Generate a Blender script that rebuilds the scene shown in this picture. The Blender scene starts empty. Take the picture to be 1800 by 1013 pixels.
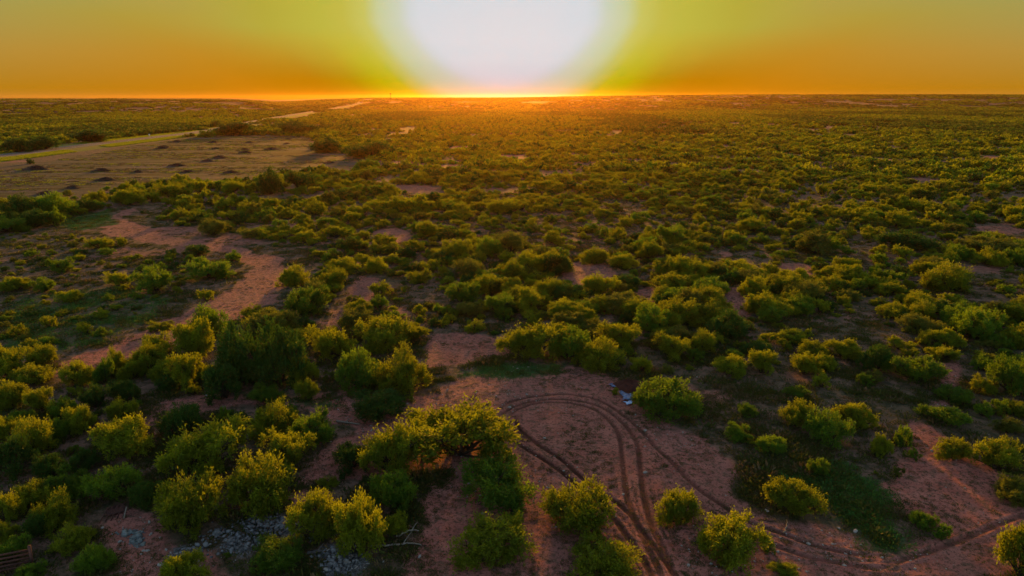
# Dry mesquite plain seen from the air at sunset: red soil, scrub, a mown field, a country road.
import bpy, math, random
import numpy as np
from mathutils import Vector

scene = bpy.context.scene
COL = scene.collection
rng = np.random.default_rng(7)
random.seed(7)

# ------------------------------------------------------------------ camera and survey
EXPOSURE = 1.3
CAM_H, FPX, CX, CY, HORIZON = 24.0, 1200.0, 900.0, 506.5, 171.0
PITCH = math.atan((CY - HORIZON) / FPX)
SUN_EL, SUN_AZ = math.radians(6.35), math.radians(-0.7)      # azimuth from +Y towards +X


def smooth(a, b, x):
    t = np.clip((x - a) / (b - a), 0, 1)
    return t * t * (3 - 2 * t)


def hash2(ix, iy, seed):
    h = (ix.astype(np.int64) * 374761393 + iy.astype(np.int64) * 668265263 + seed * 1442695041) & 0xFFFFFFFF
    h = ((h ^ (h >> 13)) * 1274126177) & 0xFFFFFFFF
    h = (h ^ (h >> 16)) & 0xFFFFFFFF
    return h / 4294967295.0


def vnoise(x, y, seed=0):
    x = np.asarray(x, float); y = np.asarray(y, float)
    ix = np.floor(x); iy = np.floor(y)
    fx = x - ix; fy = y - iy
    fx = fx * fx * (3 - 2 * fx); fy = fy * fy * (3 - 2 * fy)
    ix = ix.astype(np.int64); iy = iy.astype(np.int64)
    a = hash2(ix, iy, seed); b = hash2(ix + 1, iy, seed)
    c = hash2(ix, iy + 1, seed); d = hash2(ix + 1, iy + 1, seed)
    return (a + (b - a) * fx) * (1 - fy) + (c + (d - c) * fx) * fy


def fbm(x, y, seed=0, octs=4):
    s = 0; a = 0.5; t = 0
    for i in range(octs):
        s = s + a * vnoise(x, y, seed + i * 17); t += a
        a *= 0.5; x = np.asarray(x) * 2.03 + 11.3; y = np.asarray(y) * 2.03 + 5.7
    return s / t


def terrain(x, y):
    x = np.asarray(x, float); y = np.asarray(y, float)
    r = np.hypot(x, y)
    z = 0.35 * (fbm(x / 38, y / 38, 3, 3) - 0.5) * smooth(20, 60, r)
    z = z + 2.2 * (fbm(x / 210, y / 210, 5, 3) - 0.5) * smooth(260, 800, r)
    ratio = x / np.maximum(y, 1.0)
    front = smooth(0, 200, y)
    ridge = np.interp(ratio, [-1, -.3, -.2, 0, .05, .12, .2, .3, .7, 1.2], [6, 10, 19, 20.0, 22, 26, 28.5, 30.5, 31, 30])
    z = z + ridge * smooth(1250, 2400, y) * smooth(-.36, -.26, ratio) * front
    mesa = (15.5 + 5 * (fbm(x / 160, y / 160, 9, 4) - 0.5)) * smooth(820, 1650, y) * (1 - smooth(-.42, -.32, ratio + 0.05 * (vnoise(x / 90, y / 90, 8) - .5))) * front
    z = z + mesa
    return z


def survey(px, py):
    """Ground point that stands at a given bearing in the survey photograph."""
    u = (px - CX) / FPX; v = (CY - py) / FPX
    d = np.array([u, math.cos(PITCH) + v * math.sin(PITCH), -math.sin(PITCH) + v * math.cos(PITCH)])
    z = 0.0
    for _ in range(60):
        t = (z - CAM_H) / d[2] if d[2] < -1e-5 else 4000
        t = min(t, 4500)
        zn = float(terrain(d[0] * t, d[1] * t))
        if abs(zn - z) < 1e-3: break
        z = 0.5 * z + 0.5 * zn
    return float(d[0] * t), float(d[1] * t)


def project(x, y, z):
    dx, dy, dz = x, y, z - CAM_H
    depth = dy * math.cos(PITCH) - dz * math.sin(PITCH)
    up = dy * math.sin(PITCH) + dz * math.cos(PITCH)
    return CX + FPX * dx / depth, CY - FPX * up / depth, depth


cam = bpy.data.cameras.new("camera"); cam.lens = 24.0; cam.sensor_width = 36.0
cam.clip_start = 0.1; cam.clip_end = 20000
camo = bpy.data.objects.new("camera", cam); COL.objects.link(camo)
camo.location = (0, 0, CAM_H); camo.rotation_euler = (math.pi / 2 - PITCH, 0, 0)
scene.camera = camo


# ------------------------------------------------------------------ small builders
def tag(o, label=None, cat=None, group=None, kind=None):
    if label: o["label"] = label
    if cat: o["category"] = cat
    if group: o["group"] = group
    if kind: o["kind"] = kind
    return o


def mesh_from(name, verts, faces, mats=(), smooth_shade=False, mat_idx=None):
    me = bpy.data.meshes.new(name)
    verts = np.asarray(verts, np.float32).reshape(-1, 3)
    if isinstance(faces, np.ndarray):
        n, k = faces.shape
        me.vertices.add(len(verts)); me.vertices.foreach_set("co", verts.ravel())
        me.loops.add(n * k); me.loops.foreach_set("vertex_index", faces.astype(np.int32).ravel())
        me.polygons.add(n)
        me.polygons.foreach_set("loop_start", (np.arange(n) * k).astype(np.int32))
        me.polygons.foreach_set("loop_total", np.full(n, k, np.int32))
        me.update(calc_edges=True); me.validate()
    else:
        me.from_pydata([tuple(v) for v in verts], [], faces)
    for m in mats: me.materials.append(m)
    if mat_idx is not None: me.polygons.foreach_set("material_index", np.asarray(mat_idx, np.int32))
    if smooth_shade: me.polygons.foreach_set("use_smooth", np.ones(len(me.polygons), bool))
    return me


def link(name, me, parent=None, loc=(0, 0, 0)):
    o = bpy.data.objects.new(name, me); COL.objects.link(o); o.location = loc
    if parent: o.parent = parent
    return o


def add_attr(me, name, vals, typ="FLOAT"):
    a = me.attributes.new(name, typ, "POINT")
    if typ == "FLOAT": a.data.foreach_set("value", np.asarray(vals, np.float32).ravel())
    elif typ == "INT": a.data.foreach_set("value", np.asarray(vals, np.int32).ravel())
    elif typ == "FLOAT_VECTOR": a.data.foreach_set("vector", np.asarray(vals, np.float32).ravel())
    elif typ == "FLOAT_COLOR": a.data.foreach_set("color", np.asarray(vals, np.float32).ravel())


def tube(path, radii, n=5):
    path = np.asarray(path, float); V = []; F = []
    for i, p in enumerate(path):
        t = path[min(i + 1, len(path) - 1)] - path[max(i - 1, 0)]
        t = t / (np.linalg.norm(t) + 1e-9)
        a = np.cross(t, [0.3, 0.9, 0.2]); a /= np.linalg.norm(a) + 1e-9
        b = np.cross(t, a)
        for k in range(n):
            w = 2 * math.pi * k / n
            V.append(p + radii[i] * (math.cos(w) * a + math.sin(w) * b))
    for i in range(len(path) - 1):
        for k in range(n):
            F.append((i * n + k, i * n + (k + 1) % n, (i + 1) * n + (k + 1) % n, (i + 1) * n + k))
    return np.array(V), np.array(F)


def merge(parts):
    V = []; F = []; o = 0
    for v, f in parts:
        V.append(v); F.append(f + o); o += len(v)
    return np.concatenate(V), np.concatenate(F)


# ------------------------------------------------------------------ materials
def new_mat(name):
    m = bpy.data.materials.new(name); m.use_nodes = True
    nt = m.node_tree; nt.nodes.clear()
    out = nt.nodes.new("ShaderNodeOutputMaterial")
    return m, nt, out


def N(nt, typ, **kw):
    n = nt.nodes.new(typ)
    for k, v in kw.items(): setattr(n, k, v)
    return n


def mixc(nt, fac, a, b, mode="MIX"):
    n = nt.nodes.new("ShaderNodeMix"); n.data_type = "RGBA"; n.blend_type = mode
    for sock, val in ((n.inputs[0], fac), (n.inputs[6], a), (n.inputs[7], b)):
        if hasattr(val, "is_linked"): nt.links.new(val, sock)
        elif isinstance(val, (int, float)): sock.default_value = val
        else: sock.default_value = (*val, 1) if len(val) == 3 else val
    return n.outputs[2]


def mathn(nt, op, a, b=None, clamp=False):
    n = nt.nodes.new("ShaderNodeMath"); n.operation = op; n.use_clamp = clamp
    for i, v in enumerate((a, b)):
        if v is None: continue
        if hasattr(v, "is_linked"): nt.links.new(v, n.inputs[i])
        else: n.inputs[i].default_value = v
    return n.outputs[0]


def ramp(nt, fac, stops, interp="LINEAR"):
    n = nt.nodes.new("ShaderNodeValToRGB"); cr = n.color_ramp; cr.interpolation = interp
    while len(cr.elements) < len(stops): cr.elements.new(0.5)
    for e, (p, c) in zip(cr.elements, stops):
        e.position = p; e.color = (*c, 1) if len(c) == 3 else c
    nt.links.new(fac, n.inputs[0])
    return n.outputs[0]


def noise(nt, vec, scale, detail=4, rough=0.55, dist=0.0):
    n = nt.nodes.new("ShaderNodeTexNoise"); n.inputs["Scale"].default_value = scale
    n.inputs["Detail"].default_value = detail; n.inputs["Roughness"].default_value = rough
    n.inputs["Distortion"].default_value = dist
    if vec is not None: nt.links.new(vec, n.inputs["Vector"])
    return n.outputs["Fac"]


def maprange(nt, v, a, b, c=0.0, d=1.0):
    n = nt.nodes.new("ShaderNodeMapRange"); n.clamp = True
    nt.links.new(v, n.inputs[0])
    for i, x in enumerate((a, b, c, d)): n.inputs[i + 1].default_value = x
    return n.outputs[0]


def leaf_material(name, refl, trans, spread=0.35, tmix=0.5):
    m, nt, out = new_mat(name)
    at = N(nt, "ShaderNodeAttribute"); at.attribute_name = "tint"
    oi = N(nt, "ShaderNodeObjectInfo")
    f = mathn(nt, "ADD", mathn(nt, "MULTIPLY", at.outputs["Fac"], 0.6), mathn(nt, "MULTIPLY", oi.outputs["Random"], 0.4))
    dk = tuple(c * (1 - spread) for c in refl)
    lt = (refl[0] * (1 + 1.3 * spread), refl[1] * (1 + spread), refl[2] * 1.1)
    c1 = mixc(nt, f, dk, lt)
    dk2 = tuple(c * (1 - spread) for c in trans)
    lt2 = (trans[0] * (1 + 1.2 * spread), trans[1] * (1 + spread), trans[2])
    c2 = mixc(nt, f, dk2, lt2)
    p = N(nt, "ShaderNodeBsdfPrincipled"); nt.links.new(c1, p.inputs["Base Color"])
    p.inputs["Roughness"].default_value = 0.6; p.inputs["Specular IOR Level"].default_value = 0.15
    t = N(nt, "ShaderNodeBsdfTranslucent"); nt.links.new(c2, t.inputs["Color"])
    mx = N(nt, "ShaderNodeMixShader"); mx.inputs[0].default_value = tmix
    nt.links.new(p.outputs[0], mx.inputs[1]); nt.links.new(t.outputs[0], mx.inputs[2])
    nt.links.new(mx.outputs[0], out.inputs[0])
    return m


def plain(name, col, col2=None, scale=3.0, rough=0.85, spec=0.2, bump=0.0, metal=0.0, coord="Object"):
    m, nt, out = new_mat(name)
    tc = N(nt, "ShaderNodeTexCoord")
    nz = noise(nt, tc.outputs[coord], scale, 5, 0.6)
    c = mixc(nt, maprange(nt, nz, 0.35, 0.65), col, col2 or tuple(x * 0.6 for x in col))
    p = N(nt, "ShaderNodeBsdfPrincipled"); nt.links.new(c, p.inputs["Base Color"])
    p.inputs["Roughness"].default_value = rough; p.inputs["Specular IOR Level"].default_value = spec
    p.inputs["Metallic"].default_value = metal
    if bump:
        b = N(nt, "ShaderNodeBump"); b.inputs["Strength"].default_value = bump; b.inputs["Distance"].default_value = 0.1
        nt.links.new(nz, b.inputs["Height"]); nt.links.new(b.outputs[0], p.inputs["Normal"])
    nt.links.new(p.outputs[0], out.inputs[0])
    return m


M_YEL = leaf_material("mesquite_leaf", (0.078, 0.110, 0.010), (0.32, 0.39, 0.006), tmix=0.42)
M_GRN = leaf_material("green_leaf", (0.044, 0.090, 0.012), (0.20, 0.36, 0.008), tmix=0.4)
M_DRK = leaf_material("dark_leaf", (0.032, 0.066, 0.012), (0.055, 0.13, 0.008), tmix=0.35)
M_OLV = leaf_material("olive_leaf", (0.082, 0.094, 0.020), (0.17, 0.21, 0.012), tmix=0.42)
TONE = {"y": M_YEL, "g": M_GRN, "d": M_DRK, "o": M_OLV}
M_BARK = plain("bark", (0.060, 0.040, 0.026), (0.028, 0.018, 0.012), 8, 0.9)
M_DEAD = plain("dead_wood", (0.26, 0.21, 0.17), (0.14, 0.11, 0.09), 9, 0.9)
M_PILE = plain("cut_brush", (0.045, 0.030, 0.024), (0.020, 0.013, 0.011), 6, 0.95)
M_STONE = plain("stone", (0.34, 0.30, 0.28), (0.20, 0.17, 0.155), 5, 0.85)
M_RUBBLE = plain("rubble_stone", (0.20, 0.195, 0.205), (0.045, 0.042, 0.044), 3.2, 0.8, coord="Object")
M_GLASS = plain("bluish_litter", (0.17, 0.195, 0.205), (0.07, 0.085, 0.09), 4, 0.35, 0.5)
M_RUST = plain("rust", (0.11, 0.045, 0.035), (0.055, 0.025, 0.022), 5, 0.8)
M_WEED = leaf_material("weed_leaf", (0.050, 0.062, 0.016), (0.07, 0.085, 0.008), tmix=0.35)
M_STRAW = leaf_material("dry_grass", (0.12, 0.085, 0.048), (0.10, 0.07, 0.02), tmix=0.3)
M_TARP = plain("blue_tarp", (0.14, 0.22, 0.42), (0.05, 0.07, 0.17), 3, 0.45, 0.4)
M_PALETARP = plain("pale_blue_plastic", (0.35, 0.52, 0.85), (0.25, 0.40, 0.75), 3, 0.4, 0.4)
M_MUD = plain("red_mud", (0.075, 0.018, 0.010), (0.045, 0.012, 0.008), 3, 0.75)

# ------------------------------------------------------------------ plan of the ground (polygons surveyed to metres)
def poly(pts): return np.array([survey(*p) for p in pts])


def blob(px, py, rx, ry, n=14):
    return poly([(px + rx * math.cos(2 * math.pi * k / n), py + ry * math.sin(2 * math.pi * k / n)) for k in range(n)])


def poly_sd(P, x, y):
    """signed distance in metres, inside positive"""
    d = np.full(x.shape, 1e18); inside = np.zeros(x.shape, bool)
    n = len(P)
    for i in range(n):
        ax, ay = P[i]; bx, by = P[(i + 1) % n]
        ex, ey = bx - ax, by - ay
        t = np.clip(((x - ax) * ex + (y - ay) * ey) / (ex * ex + ey * ey + 1e-9), 0, 1)
        d = np.minimum(d, (x - ax - t * ex) ** 2 + (y - ay - t * ey) ** 2)
        c = ((ay > y) != (by > y)) & (x < (bx - ax) * (y - ay) / (by - ay + 1e-12) + ax)
        inside ^= c
    d = np.sqrt(d)
    return np.where(inside, d, -d)


def line_d(P, x, y):
    d = np.full(x.shape, 1e18)
    for i in range(len(P) - 1):
        ax, ay = P[i]; bx, by = P[i + 1]
        ex, ey = bx - ax, by - ay
        t = np.clip(((x - ax) * ex + (y - ay) * ey) / (ex * ex + ey * ey + 1e-9), 0, 1)
        d = np.minimum(d, (x - ax - t * ex) ** 2 + (y - ay - t * ey) ** 2)
    return np.sqrt(d)


def spline(P, sub=6):
    P = np.asarray(P, float); out = []
    Q = np.vstack([2 * P[0] - P[1], P, 2 * P[-1] - P[-2]])
    for i in range(1, len(Q) - 2):
        p0, p1, p2, p3 = Q[i - 1], Q[i], Q[i + 1], Q[i + 2]
        for k in range(sub):
            t = k / sub
            out.append(0.5 * ((2 * p1) + (-p0 + p2) * t + (2 * p0 - 5 * p1 + 4 * p2 - p3) * t * t + (-p0 + 3 * p1 - 3 * p2 + p3) * t ** 3))
    out.append(P[-1])
    return np.array(out)


def masked(fn, P, x, y, pad):
    """evaluate fn(P,x,y) only near P; -1e9 elsewhere"""
    r = np.full(x.shape, -1e9)
    m = (x > P[:, 0].min() - pad) & (x < P[:, 0].max() + pad) & (y > P[:, 1].min() - pad) & (y < P[:, 1].max() + pad)
    if m.any(): r[m] = fn(P, x[m], y[m])
    return r


SOIL = [  # bare red soil
    ([(590, 700), (640, 690), (740, 690), (800, 655), (900, 640), (1060, 650), (1110, 690), (1180, 745), (1240, 775), (1290, 820), (1300, 870), (1380, 915), (1500, 940),
      (1580, 975), (1640, 940), (1560, 880), (1540, 830), (1580, 770), (1590, 735), (1640, 745), (1700, 800), (1830, 850), (1850, 960), (1800, 1010), (1600, 1060), (1200, 1080), (900, 1080),
      (660, 1070), (700, 960), (740, 880), (790, 830), (700, 850), (600, 850), (520, 850), (560, 800), (600, 760), (560, 730)], 1.0),
    ([(160, 1075), (185, 950), (205, 895), (250, 870), (290, 930), (330, 960), (400, 950), (440, 1075)], 0.85),
    ([(230, 720), (300, 695), (440, 690), (560, 690), (600, 720), (440, 720), (290, 735), (270, 775)], 0.8),
    ([(735, 595), (800, 585), (900, 590), (890, 625), (800, 645), (745, 650)], 1.0),
    ([(205, 372), (250, 362), (225, 385), (300, 415), (400, 430), (505, 455), (506, 480), (488, 528), (415, 562), (345, 598), (296, 612), (110, 665), (85, 660), (100, 640), (220, 590),
      (330, 545), (400, 505), (440, 470), (405, 446), (300, 434), (200, 416), (165, 398)], 1.0),
    ([(1660, 690), (1655, 650), (1675, 620), (1695, 640), (1690, 680), (1670, 740), (1630, 740)], 0.9),
]
for (x, y, rx, ry, w) in [(1030, 478, 52, 24, 1), (690, 415, 38, 15, .9), (640, 512, 30, 28, .9), (600, 560, 32, 18, .9), (1295, 535, 30, 32, 1), (1395, 480, 40, 18, .9), (1605, 460, 30, 7, .6),
                          (1140, 520, 28, 16, .9), (1000, 560, 30, 9, .6), (1115, 286, 22, 3, .55), (1215, 402, 22, 8, .6), (1590, 355, 18, 3, .5), (1700, 362, 22, 3, .6), (1490, 560, 26, 10, .5),
                          (910, 450, 18, 10, .6), (1275, 455, 14, 12, .7), (1660, 520, 22, 10, .6), (700, 550, 20, 12, .6), (1000, 340, 16, 3, .4), (1360, 315, 18, 3, .4), (660, 640, 14, 10, .5),
                          (1420, 660, 50, 16, .45), (1180, 690, 60, 16, .5), (1250, 700, 60, 18, .5), (850, 365, 16, 4, .4), (770, 470, 18, 8, .5), (560, 470, 14, 8, .4), (1780, 590, 20, 6, .5),
                          (560, 880, 60, 22, .8), (620, 690, 30, 30, .7), (760, 920, 45, 90, .9), (1560, 420, 16, 3, .4), (1050, 420, 22, 7, .5), (880, 520, 18, 6, .4), (1330, 590, 20, 10, .5)]:
    SOIL.append((blob(x, y, rx, ry), w))
SOIL = [(P if isinstance(P, np.ndarray) else poly(P), w) for P, w in SOIL]

LEFT_CLEARING = poly([(-60, 420), (140, 395), (230, 365), (300, 415), (400, 430), (505, 455), (470, 520), (360, 560), (290, 605), (100, 665), (-20, 640), (-80, 560)])
FIELD = poly([(-120, 318), (0, 298), (120, 278), (240, 256), (330, 242), (365, 238), (450, 239), (555, 240), (552, 262), (612, 270), (662, 284), (620, 303), (500, 305), (440, 320), (330, 318), (240, 332), (120, 345), (0, 352), (-100, 350)])
OPEN_RIGHT = poly([(1110, 655), (1180, 655), (1260, 672), (1380, 690), (1480, 665), (1560, 690), (1640, 690), (1600, 760), (1700, 810), (1860, 850), (1900, 1080), (1100, 1080), (1050, 760)])
GREEN = [(poly([(1440, 800), (1500, 805), (1555, 850), (1570, 880), (1560, 925), (1600, 950), (1620, 975), (1560, 985), (1510, 950), (1450, 905), (1400, 870), (1390, 835)]), .74),
         (poly([(765, 660), (830, 642), (900, 634), (1000, 640), (990, 658), (880, 668), (800, 676)]), 0.8),
         (poly([(1310, 830), (1400, 815), (1440, 845), (1400, 870), (1330, 860)]), 0.55),
         (poly([(400, 690), (450, 672), (530, 690), (600, 715), (520, 722), (430, 715)]), 0.7),
         (poly([(0, 520), (200, 500), (330, 520), (240, 590), (90, 640), (-40, 630)]), 0.45),
         (poly([(90, 390), (200, 365), (215, 395), (110, 410)]), 0.7),
         (poly([(1130, 640), (1300, 640), (1400, 660), (1560, 690), (1600, 740), (1480, 770), (1300, 700), (1150, 670)]), 0.35)]
TRACK_PX = [
    [(871, 724), (888, 711), (912, 702), (948, 696), (990, 693), (1026, 697), (1056, 705), (1086, 723), (1113, 744), (1137, 768), (1152, 786), (1185, 816), (1206, 840), (1230, 861), (1260, 882), (1314, 916),
     (1380, 940), (1428, 958), (1494, 973), (1565, 981)],
    [(1535, 1000), (1566, 991), (1602, 979), (1644, 966), (1700, 945), (1760, 920), (1830, 895)],
    [(1215, 876), (1260, 908), (1310, 938), (1359, 958), (1410, 976), (1470, 989), (1530, 999), (1572, 1000)],
    [(876, 742), (884, 728), (898, 718), (924, 708), (966, 702), (1008, 704), (1044, 711), (1074, 726), (1095, 744), (1110, 762), (1119, 780), (1123, 804), (1127, 840), (1132, 875), (1146, 925), (1168, 972), (1192, 1030)],
    [(909, 900), (902, 760)][:0] or [(871, 724), (880, 746), (893, 765), (908, 778), (921, 787), (960, 811), (990, 832), (1011, 850), (1050, 886), (1077, 910), (1098, 937), (1119, 967), (1140, 1000), (1160, 1050)],
    [(897, 741), (903, 724), (924, 714), (942, 709), (975, 707), (1005, 709), (1035, 716), (1059, 729), (1080, 750), (1089, 771), (1092, 792), (1095, 822), (1098, 849), (1102, 875), (1112, 905), (1128, 940), (1148, 980), (1172, 1040)],
    [(920, 722), (908, 733), (911, 750), (924, 764), (948, 783), (984, 806), (1014, 832), (1050, 862), (1080, 880), (1107, 904), (1125, 928), (1152, 964), (1179, 1000), (1205, 1050)],
    [(897, 729), (895, 741), (903, 756), (915, 762), (930, 774), (948, 787)],
]
TRACKS = [spline(poly(t), 5) for t in TRACK_PX]
TRACK_W = [.8, .55, .6, .8, 1.0, .75, 1.0, .9]
ROAD_PX = [(-160, 297), (-60, 283), (0, 275.5), (100, 263), (200, 250.5), (300, 239), (355, 232), (420, 220), (490, 206.5), (545, 197.5), (600, 188), (632, 181.5), (660, 177.5)]
ROAD = spline(np.array([survey(*p) for p in ROAD_PX]), 8)
ROAD_W = 6.0
GRAVEL = [blob(490, 925, 60, 26), blob(600, 985, 50, 28), blob(420, 960, 50, 30), blob(330, 975, 30, 20)]


def plan(x, y):
    """soil, green, track, gravel, field, verge, mesa amounts for ground points"""
    x = np.asarray(x, float); y = np.asarray(y, float)
    dist = np.hypot(x, y)
    wob = (fbm(x / 3.1, y / 3.1, 21, 4) - 0.5) * 3.2
    wob2 = (fbm(x / 9.0, y / 9.0, 23, 4) - 0.5) * 7.0
    soil = 0.16 * smooth(0.56, 0.72, fbm(x / 13, y / 13, 31, 4)) * smooth(30, 60, dist)
    soil = np.maximum(soil, 0.62 * smooth(0.66, 0.74, fbm(x / 24, y / 19, 33, 4)) * smooth(70, 140, dist) * (1 - smooth(900, 1500, dist)))
    for P, w in SOIL:
        sd = masked(poly_sd, P, x, y, 6)
        soil = np.maximum(soil, w * smooth(-0.8, 1.4, sd + wob))
    green = np.zeros_like(x)
    for P, w in GREEN:
        sd = masked(poly_sd, P, x, y, 6)
        green = np.maximum(green, w * smooth(-1.2, 2.0, sd + wob))
    track = np.zeros_like(x)
    for P, tw in zip(TRACKS, TRACK_W):
        d = -masked(lambda Q, a, b: -line_d(Q, a, b), P, x, y, 1.2)
        near_end = np.minimum(np.hypot(x - P[0, 0], y - P[0, 1]), np.hypot(x - P[-1, 0], y - P[-1, 1]))
        track = np.maximum(track, tw * (1 - smooth(0.09, 0.25, d)) * smooth(0, 2.5, near_end) * (.78 + .22 * smooth(.32, .60, fbm(x / 1.7, y / 1.7, 45, 3))))
    berm = np.zeros_like(x)
    for P in TRACKS:
        d = -masked(lambda Q, a, b: -line_d(Q, a, b), P, x, y, 1.2)
        berm = np.maximum(berm, smooth(.17, .27, d) * (1 - smooth(.30, .52, d)))
    berm = berm * (1 - track)
    gravel = np.zeros_like(x)
    for P in GRAVEL:
        sd = masked(poly_sd, P, x, y, 4)
        gravel = np.maximum(gravel, smooth(-0.9, 0.9, sd + wob * 0.6))
    field = smooth(-1.5, 3.0, masked(poly_sd, FIELD, x, y, 12) + wob2)
    rd = -masked(lambda Q, a, b: -line_d(Q, a, b), ROAD, x, y, 40)
    verge = 1 - smooth(15, 20, rd + wob * 1.2)
    ratio = x / np.maximum(y, 1.0)
    mesa = smooth(860, 1020, y + wob2 * 20) * (1 - smooth(-.42, -.33, ratio))
    far_r = smooth(1500, 2000, y + wob2 * 30) * smooth(-.02, .12, ratio) * 0.35
    clear = smooth(-2, 3, masked(poly_sd, LEFT_CLEARING, x, y, 12) + wob)
    openr = smooth(-2, 3, masked(poly_sd, OPEN_RIGHT, x, y, 12) + wob)
    return dict(soil=soil, green=green, track=track, berm=berm, gravel=gravel, field=field, verge=verge, mesa=np.maximum(mesa, far_r), rd=rd, clear=clear, openr=openr)


# ------------------------------------------------------------------ ground sheet
def build_ground():
    th_f = np.linspace(-46, 46, 1000)
    th_s = np.linspace(46, 314, 70)[1:-1]
    th = np.radians(np.concatenate([th_f, th_s]))
    r = [0.8, 3, 6, 10, 15, 20, 24, 27]
    while r[-1] < 75: r.append(r[-1] + max(0.085, r[-1] * 0.0026))
    while r[-1] < 400: r.append(r[-1] * 1.006)
    while r[-1] < 6000: r.append(r[-1] * 1.017)
    r = np.array(r)
    R, T = np.meshgrid(r, th, indexing="ij")
    X = (R * np.sin(T)).ravel(); Y = (R * np.cos(T)).ravel()
    pl = plan(X, Y)
    Z = terrain(X, Y)
    near = (1 - smooth(90, 200, np.hypot(X, Y)))
    Z = Z + near * (0.05 * (fbm(X / 0.9, Y / 0.9, 41, 3) - 0.5) + 0.03 * (vnoise(X / 0.25, Y / 0.25, 43) - 0.5))
    Z = Z - 0.08 * pl["track"] + 0.05 * pl["berm"] * (.4 + .9 * vnoise(X / .45, Y / .45, 47))
    nr, nt_ = len(r), len(th)
    idx = np.arange(nr * nt_).reshape(nr, nt_)
    a = idx[:-1, :]; b = idx[1:, :]
    F = np.stack([a, np.roll(a, -1, 1), np.roll(b, -1, 1), b], -1).reshape(-1, 4)
    me = mesh_from("ground", np.stack([X, Y, Z], 1), F[:, ::-1].copy(), [M_GROUND], True)
    one = np.ones_like(X)
    add_attr(me, "plan_a", np.stack([pl["soil"], pl["green"], pl["track"], one], 1), "FLOAT_COLOR")
    add_attr(me, "plan_b", np.stack([pl["field"], pl["verge"], pl["mesa"], one], 1), "FLOAT_COLOR")
    add_attr(me, "plan_c", np.stack([pl["gravel"], pl["clear"], pl["openr"], one], 1), "FLOAT_COLOR")
    tag(link("ground", me), kind="structure")


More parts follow.
